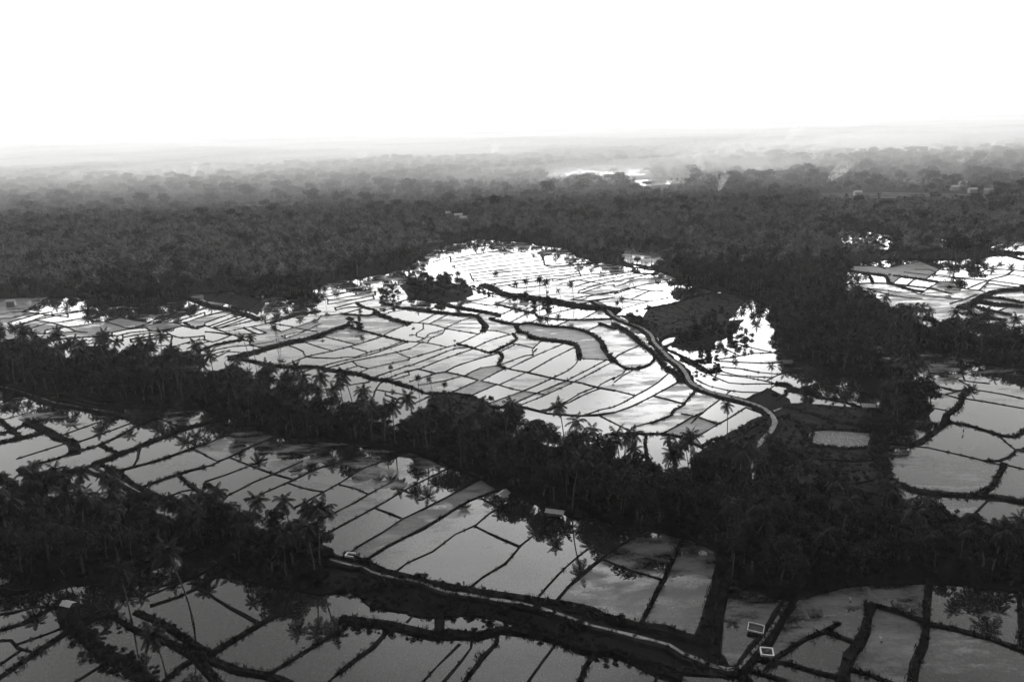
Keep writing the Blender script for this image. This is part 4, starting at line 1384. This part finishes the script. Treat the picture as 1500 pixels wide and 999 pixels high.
# ------------------------------------------------------------------ huts, houses, basins
def house(px_, py_, wd, ln, ht, rz, roofm, label, cat='house', name='house', openside=False, z=0.0):
    p = un(px_, py_); e = bpy.data.objects.new(name, None); C.objects.link(e); e.location = (p.x, p.y, z); e.rotation_euler = (0, 0, rz); tag(e, label, cat)
    if openside:
        for sx in (-1, 1):
            for sy in (-1, 1):
                mb = MB(); mb.tube([(sx*(wd/2-.15), sy*(ln/2-.15), 0), (sx*(wd/2-.15), sy*(ln/2-.15), ht)], [.08, .07], 6); link('post', mb.me('post', M_WOOD), e)
        mb = MB(); mb.box((0, 0, .6), (wd-.5, ln-.5, .08)); link('platform', mb.me('platform', M_WOOD), e)
    else:
        mb = MB(); mb.box((0, 0, ht/2), (wd, ln, ht)); k = len(mb.v)
        for sy in (-1, 1): mb.tri((-wd/2, sy*ln/2, ht), (wd/2, sy*ln/2, ht), (0, sy*ln/2, ht+wd*.27))
        link('wall', mb.me('wall', M_WALL), e)
        mb = MB(); mb.box((wd/2+.03, 0, 1.05), (.06, 1, 2.1)); link('door', mb.me('door', M_WOOD), e)
        for sy in (-1, 1):
            mb = MB(); mb.box((wd/2+.03, sy*ln*.3, ht*.55), (.06, 1, .9)); link('window', mb.me('window', M_DARK), e)
    mb = MB(); o_ = .45; rh = (wd/2+o_)*.55
    for sx in (-1, 1):
        a = [(sx*(wd/2+o_), -ln/2-o_, ht-.1), (sx*(wd/2+o_), ln/2+o_, ht-.1), (0, ln/2+o_, ht-.1+rh), (0, -ln/2-o_, ht-.1+rh)]
        b_ = [(x, y, zz+.09) for x, y, zz in a]; k = len(mb.v); mb.v += a+b_
        for q in ((0, 1, 2, 3), (4, 5, 6, 7), (0, 1, 5, 4), (1, 2, 6, 5), (2, 3, 7, 6), (3, 0, 4, 7)): mb.f.append(tuple(k+i for i in q))
    r = link('roof', mb.me('roof', roofm), e)
    mb = MB(); mb.tube([(0, -ln/2-o_, ht+.02+rh), (0, ln/2+o_, ht+.02+rh)], .09, 6); link('ridge', mb.me('ridge', roofm), r)
    return e
house(737,732,2.6,3.2,2.2,R(-35),M_ROOF,'small field hut with pale diamond shaped roof at the belt edge beside the paddies','hut','field_hut',True)
house(813,757,1.6,5.2,1.9,R(72),M_ROOF,'long low shed with pale strip roof at the belt edge right of the small hut','shed','field_shed',True)
house(2,862,2.6,3.6,2.3,R(-62),M_ROOF,'hut with bright ribbed roof at the left edge under the dark grove','hut','field_hut',True)
house(101,890,1.5,2.6,1.3,R(72),M_ROOF,'tiny shelter with flat looking pale roof on the bund at the lower left','shelter','field_shelter',True)
house(1271,600,2.4,4.6,1.8,R(78),M_ROOF,'pale roofed hut on the fallow terraces right of the track','hut','field_hut',True)
house(1153,534,2.2,4.2,1.6,R(80),M_ROOFD,'low grey roofed shed at the wood edge above the bright terraces','shed','field_shed',True)
house(1315,512,3.2,5,2.4,R(75),M_ROOFD,'grey roofed hut among the trees above the right hand paddies','hut','field_hut')
far_h = [(656,318,'house with white roof at left of three in the forest behind the upper paddies'),(672,321,'middle white roofed house of three in the forest behind the upper paddies'),(680,325,'lowest of three white roofed houses in the forest behind the upper paddies'),
 (1398,279,'low white roofed building at the left end of the village on the right'),(1412,273,'long white roofed building at the back of the village on the right'),(1424,283,'white roofed house in the middle of the village on the right'),
 (1447,284,'largest pale building at the right end of the village'),(1455,277,'pale house behind the largest building of the village'),(1407,240,'white roofed building far off in the hazy forest above the village'),
 (1256,287,'small white roofed house at the left end of the grey terraced fields'),(1452,214,'faint pale building in the haze at far right'),(1110,250,'faint pale roof between the smoke plumes'),
 (640,226,'faint white roof in the haze left of the two bright far fields'),(200,222,'faint pale roof in the haze at far left'),(118,238,'faint long white roof in the haze near the left edge'),(225,420,'pale roofed house in the forest behind the left paddies'),(232,400,'thatched pale house in the forest above the left paddies'),(17,448,'small pale hut at the left edge of the forest behind the paddies')]
for i, (x, y, lab) in enumerate(far_h):
    p = un(x, y); d = p.length; s = .5 if x < 20 else .8 if d < 900 else 0.95 if d < 2000 else 1.6
    house(x, y, 7*s, 11*s*(1.4 if 'long' in lab else 1), 4.2*s+1.5, random.uniform(1.0, 2.0), M_ROOF, lab, z=float(ground_h(np.array(p.x), np.array(p.y))))

def basin(px_, py_, w_, l_, rz, label, mode):
    p = un(px_, py_); e = bpy.data.objects.new('concrete_basin', None); C.objects.link(e); e.location = (p.x, p.y, .7 if mode != 'u' else 1.35); e.rotation_euler = (0, 0, rz); tag(e, label, 'basin')
    def wall(c, d): mb = MB(); mb.box(c, d); link('wall', mb.me('wall', M_CONC), e)
    t = .28 if mode != 'thin' else .16; h = .6 if mode != 'thin' else .4
    wall((0, -l_/2, h/2), (w_, t, h)); wall((-w_/2, .02, h/2-.003), (t, l_-.1, h)); 
    if mode != 'u': wall((w_/2, .02, h/2-.006), (t, l_-.1, h))
    wall((0, l_/2, h/2-.004), (w_, t, h))
    mb = MB(); mb.box((0, 0, .06), (w_-t, l_-t, .12)); link('floor', mb.me('floor', M_DARK if mode != 'u' else M_BANK), e)
    if mode == 'box': mb = MB(); mb.box((0, 0, .35), (w_*.35, l_*.3, .5), .5); link('pump_block', mb.me('pump_block', M_DARK), e)
basin(1107,924,3.6,3.0,R(-25),'thin rimmed rectangular concrete basin beside the small path near the bottom','thin')
basin(1123,960,2.7,2.5,R(-12),'bright square concrete basin with dark inside beside the bend of the small path','box')
basin(514,820,2.6,1.7,R(-14),'white U shaped concrete trough on the dark bank right of the grove','u')

# ------------------------------------------------------------------ people and motorbike
def person(px_, py_, rz, label, top, bend=0.25, z=.3, hat=True, sit=False):
    p = un(px_, py_); e = bpy.data.objects.new('person', None); C.objects.link(e); e.location = (p.x, p.y, z); e.rotation_euler = (0, 0, rz); tag(e, label, 'person')
    if sit: hip = (0, 0, .82); kn = [(s*.17, .38, .78) for s in (-1, 1)]; ft = [(s*.17, .3, .32) for s in (-1, 1)]
    else: hip = (0, 0, .88); kn = [(-.11, .06, .48), (.11, -.03, .48)]; ft = [(-.12, .04, .06), (.12, -.08, .06)]
    yb = math.sin(bend); zb = math.cos(bend); ch = (0, yb*.45, hip[2]+zb*.45); nk = (0, yb*.56, hip[2]+zb*.56); hd = (0, yb*.66+.02, hip[2]+zb*.68)
    v = [hip, (0, yb*.2, hip[2]+zb*.2), ch, nk, hd, (0, hd[1], hd[2]+.12)]; r = [(.15, .11), (.13, .10), (.18, .12), (.055, .055), (.085, .095), (.06, .07)]; ed = [(0, 1), (1, 2), (2, 3), (3, 4), (4, 5)]
    for s, k_, f__ in ((-1, kn[0], ft[0]), (1, kn[1], ft[1])):
        k = len(v); v += [(s*.1, 0, hip[2]-.06), k_, f__, (f__[0], f__[1]+.17, f__[2]-.02)]; r += [(.09, .09), (.06, .06), (.04, .04), (.035, .03)]; ed += [(0, k), (k, k+1), (k+1, k+2), (k+2, k+3)]
    for s in (-1, 1):
        k = len(v); v += [(s*.2, ch[1], ch[2]-.02), (s*.25, ch[1]+.08, ch[2]-.28), (s*.2, ch[1]+.28, ch[2]-.42), (s*.19, ch[1]+.36, ch[2]-.46)]; r += [(.055, .055), (.042, .042), (.03, .03), (.035, .02)]; ed += [(2, k), (k, k+1), (k+1, k+2), (k+2, k+3)]
    me = bpy.data.meshes.new('body'); me.from_pydata(v, ed, []); me.materials.append(M_SKIN); b_ = link('body', me, e)
    b_.modifiers.new('skin', 'SKIN'); sv_ = me.skin_vertices[0].data
    for i, q in enumerate(r): sv_[i].radius = q
    sv_[0].use_root = True; sb = b_.modifiers.new('sub', 'SUBSURF'); sb.levels = sb.render_levels = 1
    mb = MB(); mb.tube([(0, 0, hip[2]-.12), (0, yb*.2, hip[2]+zb*.2), (0, ch[1], ch[2]+.03), (0, nk[1], nk[2]-.01)], [.19, .18, .225, .09], 10); link('shirt', mb.me('shirt', top, True), e)
    for s, k_, f__ in ((-1, kn[0], ft[0]), (1, kn[1], ft[1])):
        mb = MB(); mb.tube([(s*.1, 0, hip[2]), k_, (f__[0], f__[1], f__[2]+.12)], [.12, .085, .065], 8); link('trouser_leg', mb.me('trouser_leg', M_CLOTH, True), e)
    if hat: mb = MB(); mb.tube([(0, hd[1], hd[2]+.05), (0, hd[1], hd[2]+.2)], [.27, .02], 12); link('hat', mb.me('hat', M_STRAW), e)
    return e
person(573,508,2.0,'person in dark clothes on the bund beside the narrow paddies at left centre',M_CLOTH)
person(813,554,.4,'left of two people walking the long bund across the middle fields',M_CLOTH)
person(831,558,.7,'right of two people walking the long bund across the middle fields',M_CLOTH)
person(680,862,1.2,'person in dark clothes standing by the light path where a bund meets the bank',M_CLOTH,.1,.9)
person(1291,942,.2,'person in a white shirt bending over in the muddy field at the lower right',M_CLOTHL,.8,0)
person(50,682,.5,'person wading in the grey paddy beside the left edge grove',M_CLOTH,.3,0)
person(1245,886,.6,'person in a white shirt on the dark bund above the muddy field',M_CLOTHL,.2,.5)
person(1411,700-65,.6,'person in dark clothes on the bund between the two big right hand paddies',M_CLOTH,.2,.3)
def motorbike(px_, py_, rz, label):
    p = un(px_, py_); e = bpy.data.objects.new('motorbike', None); C.objects.link(e); e.location = (p.x, p.y, 1.06); e.rotation_euler = (0, 0, rz); tag(e, label, 'motorbike')
    for y in (-.6, .6):
        mb = MB(); n = 16; k = 0
        ring = [(0, y+.29*math.cos(2*math.pi*i/n), .32+.29*math.sin(2*math.pi*i/n)) for i in range(n+1)]; mb.tube(ring, .05, 6); w_ = link('wheel', mb.me('tyre', M_METAL, True), e)
        mb = MB(); mb.tube([(-.05, y, .32), (.05, y, .32)], .16, 10); link('rim', mb.me('rim', M_CONC), w_)
    mb = MB(); mb.box((0, 0, .52), (.24, .75, .34), 0, .7); mb.tube([(0, .6, .32), (0, .4, 1.0)], .04, 6); mb.tube([(0, -.6, .34), (0, -.1, .5)], .05, 6); link('body', mb.me('body', M_METAL), e)
    mb = MB(); mb.box((0, -.22, .76), (.26, .7, .1), 0, .85); link('seat', mb.me('seat', M_CLOTH), e)
    mb = MB(); mb.tube([(-.33, .34, 1.02), (0, .4, 1.0), (.33, .34, 1.02)], .025, 6); link('handlebar', mb.me('handlebar', M_METAL), e)
    mb = MB(); mb.box((0, .52, .86), (.16, .12, .16), 0, .8); link('headlight', mb.me('headlight', M_CONC), e)
    return p
motorbike(971,517,R(25),'motorbike with rider on the upper bend of the concrete track'); person(971,517.3,R(25),'rider in dark clothes seated on the motorbike on the track',M_CLOTH,.15,1.1,False,True)
motorbike(981,526,R(40),'second motorbike following down the concrete track'); person(981,526.3,R(40),'rider in dark clothes seated on the second motorbike on the track',M_CLOTH,.15,1.1,False,True)

# ------------------------------------------------------------------ air
def volbox(name, lo, hi, dens, label, aniso=0.0, alb=.97):
    mb = MB(); c = [(a+b_)/2 for a, b_ in zip(lo, hi)]; d = [b_-a for a, b_ in zip(lo, hi)]; mb.box(c, d)
    m = bpy.data.materials.new(name); m.use_nodes = True; n = m.node_tree.nodes; l = m.node_tree.links; n.remove(n['Principled BSDF'])
    v = n.new('ShaderNodeVolumePrincipled'); v.inputs['Density'].default_value = dens; v.inputs['Color'].default_value = (alb, alb, alb, 1); v.inputs['Anisotropy'].default_value = aniso
    l.new(v.outputs[0], n['Material Output'].inputs['Volume']); o = link(name, mb.me(name, m)); tag(o, label, 'haze' if name == 'haze' else 'mist', None, 'stuff'); return o
HAZE_D, MIST_D = 0.00005, 0.00064
volbox('haze', (-21000, -21000, -1), (21000, 21000, 131), HAZE_D, 'thin pale haze filling the whole view', .3)
volbox('mist', (-20500, 1050, -.5), (20500, 20500, 74), MIST_D, 'low white mist lying over the distant forest', .35, .95)
for px_, py_, rx, ry, rz, dn in ((230,268,260,120,26,.0016),(1040,262,230,120,30,.0022),(560,238,600,200,40,.0012),(1180,232,420,180,45,.0016),(60,250,400,200,30,.0012),(820,272,260,80,22,.0014),(1400,222,700,250,45,.001)):
    p = un(px_, py_); bm = bmesh.new(); bmesh.ops.create_icosphere(bm, subdivisions=4, radius=1)
    for v_ in bm.verts: v_.co = Vector((v_.co.x*rx, v_.co.y*ry, v_.co.z*rz))*(1+.22*math.sin(v_.co.x*5+px_)*math.cos(v_.co.y*4+v_.co.z*3))
    me = bpy.data.meshes.new('mist_bank'); bm.to_mesh(me); bm.free()
    m = bpy.data.materials.new('mist_bank'); m.use_nodes = True; n = m.node_tree.nodes; n.remove(n['Principled BSDF'])
    v_ = n.new('ShaderNodeVolumePrincipled'); v_.inputs['Density'].default_value = dn; v_.inputs['Color'].default_value = (.96, .96, .96, 1); v_.inputs['Anisotropy'].default_value = .3
    m.node_tree.links.new(v_.outputs[0], n['Material Output'].inputs['Volume']); me.materials.append(m)
    tag(link('mist_bank', me, loc=(p.x, p.y, 22)), 'drifting bank of pale mist over the far forest', 'mist', None, 'stuff')
def smoke(px_, py_, h, w_, lean, label, dens, seed):
    p = un(px_, py_); rd = random.Random(seed); mb = MB(); pts = []; rad = []
    for i in range(9):
        t = i/8; pts.append((lean*h*t**1.3+rd.uniform(-.06, .06)*h*t, rd.uniform(-.1, .1)*h*t, 6+h*t)); rad.append(w_*(.18+.9*t)*(1 if i < 8 else .6))
    mb.tube(pts, rad, 12)
    m = bpy.data.materials.new('smoke'); m.use_nodes = True; n = m.node_tree.nodes; l = m.node_tree.links; n.remove(n['Principled BSDF'])
    v = n.new('ShaderNodeVolumePrincipled'); v.inputs['Color'].default_value = (.97, .97, .97, 1); v.inputs['Anisotropy'].default_value = .3
    g = n.new('ShaderNodeTexCoord'); t_ = n.new('ShaderNodeTexNoise'); t_.inputs['Scale'].default_value = 3.2/w_; t_.inputs['Detail'].default_value = 3; l.new(g.outputs['Object'], t_.inputs['Vector'])
    r = n.new('ShaderNodeMapRange'); l.new(t_.outputs[0], r.inputs[0]); r.inputs[1].default_value = .42; r.inputs[2].default_value = .68; r.inputs[3].default_value = 0; r.inputs[4].default_value = dens
    sp_ = n.new('ShaderNodeSeparateXYZ'); l.new(g.outputs['Object'], sp_.inputs[0]); fd = n.new('ShaderNodeMapRange'); l.new(sp_.outputs['Z'], fd.inputs[0])
    for q, val in zip((1, 2, 3, 4), (6, 6+h*.95, 1.6, 0.05)): fd.inputs[q].default_value = val
    ml = n.new('ShaderNodeMath'); ml.operation = 'MULTIPLY'; l.new(r.outputs[0], ml.inputs[0]); l.new(fd.outputs[0], ml.inputs[1]); l.new(ml.outputs[0], v.inputs['Density']); l.new(v.outputs[0], n['Material Output'].inputs['Volume'])
    o = link('smoke_plume', mb.me('smoke_plume', m, True), loc=(p.x, p.y, float(ground_h(np.array(p.x), np.array(p.y))))); tag(o, label, 'smoke', None, 'stuff')
    m.cycles.volume_sampling = 'DISTANCE' if hasattr(m.cycles, 'volume_sampling') else 'DISTANCE'
SM = [(1052,290,34,8,.35,'bright smoke plume rising from the forest right of centre',.06),(1032,262,60,14,-.5,'slanting smoke plume left behind the bright plume',.02),
 (1180,246,70,22,.7,'broad smoke drift before the hazy hills at right',.015),(1150,216,90,34,.8,'pale smoke far off at right near the horizon',.012),
 (1212,275,40,16,.9,'wide low smoke over the grey terraces',.03),(722,232,50,22,.3,'small white smoke far off in the middle',.02),
 (283,268,48,12,.35,'thin smoke plume rising from the left forest',.03),(250,274,26,20,.5,'low smoke beside the thin plume in the left forest',.02),
 (655,204,70,40,.8,'faint smoke at the horizon left of centre',.012),(525,243,40,22,.6,'faint smoke patch in the haze left of centre',.015)]
for i, s in enumerate(SM): smoke(*s[:6], s[6]*3.2, i)
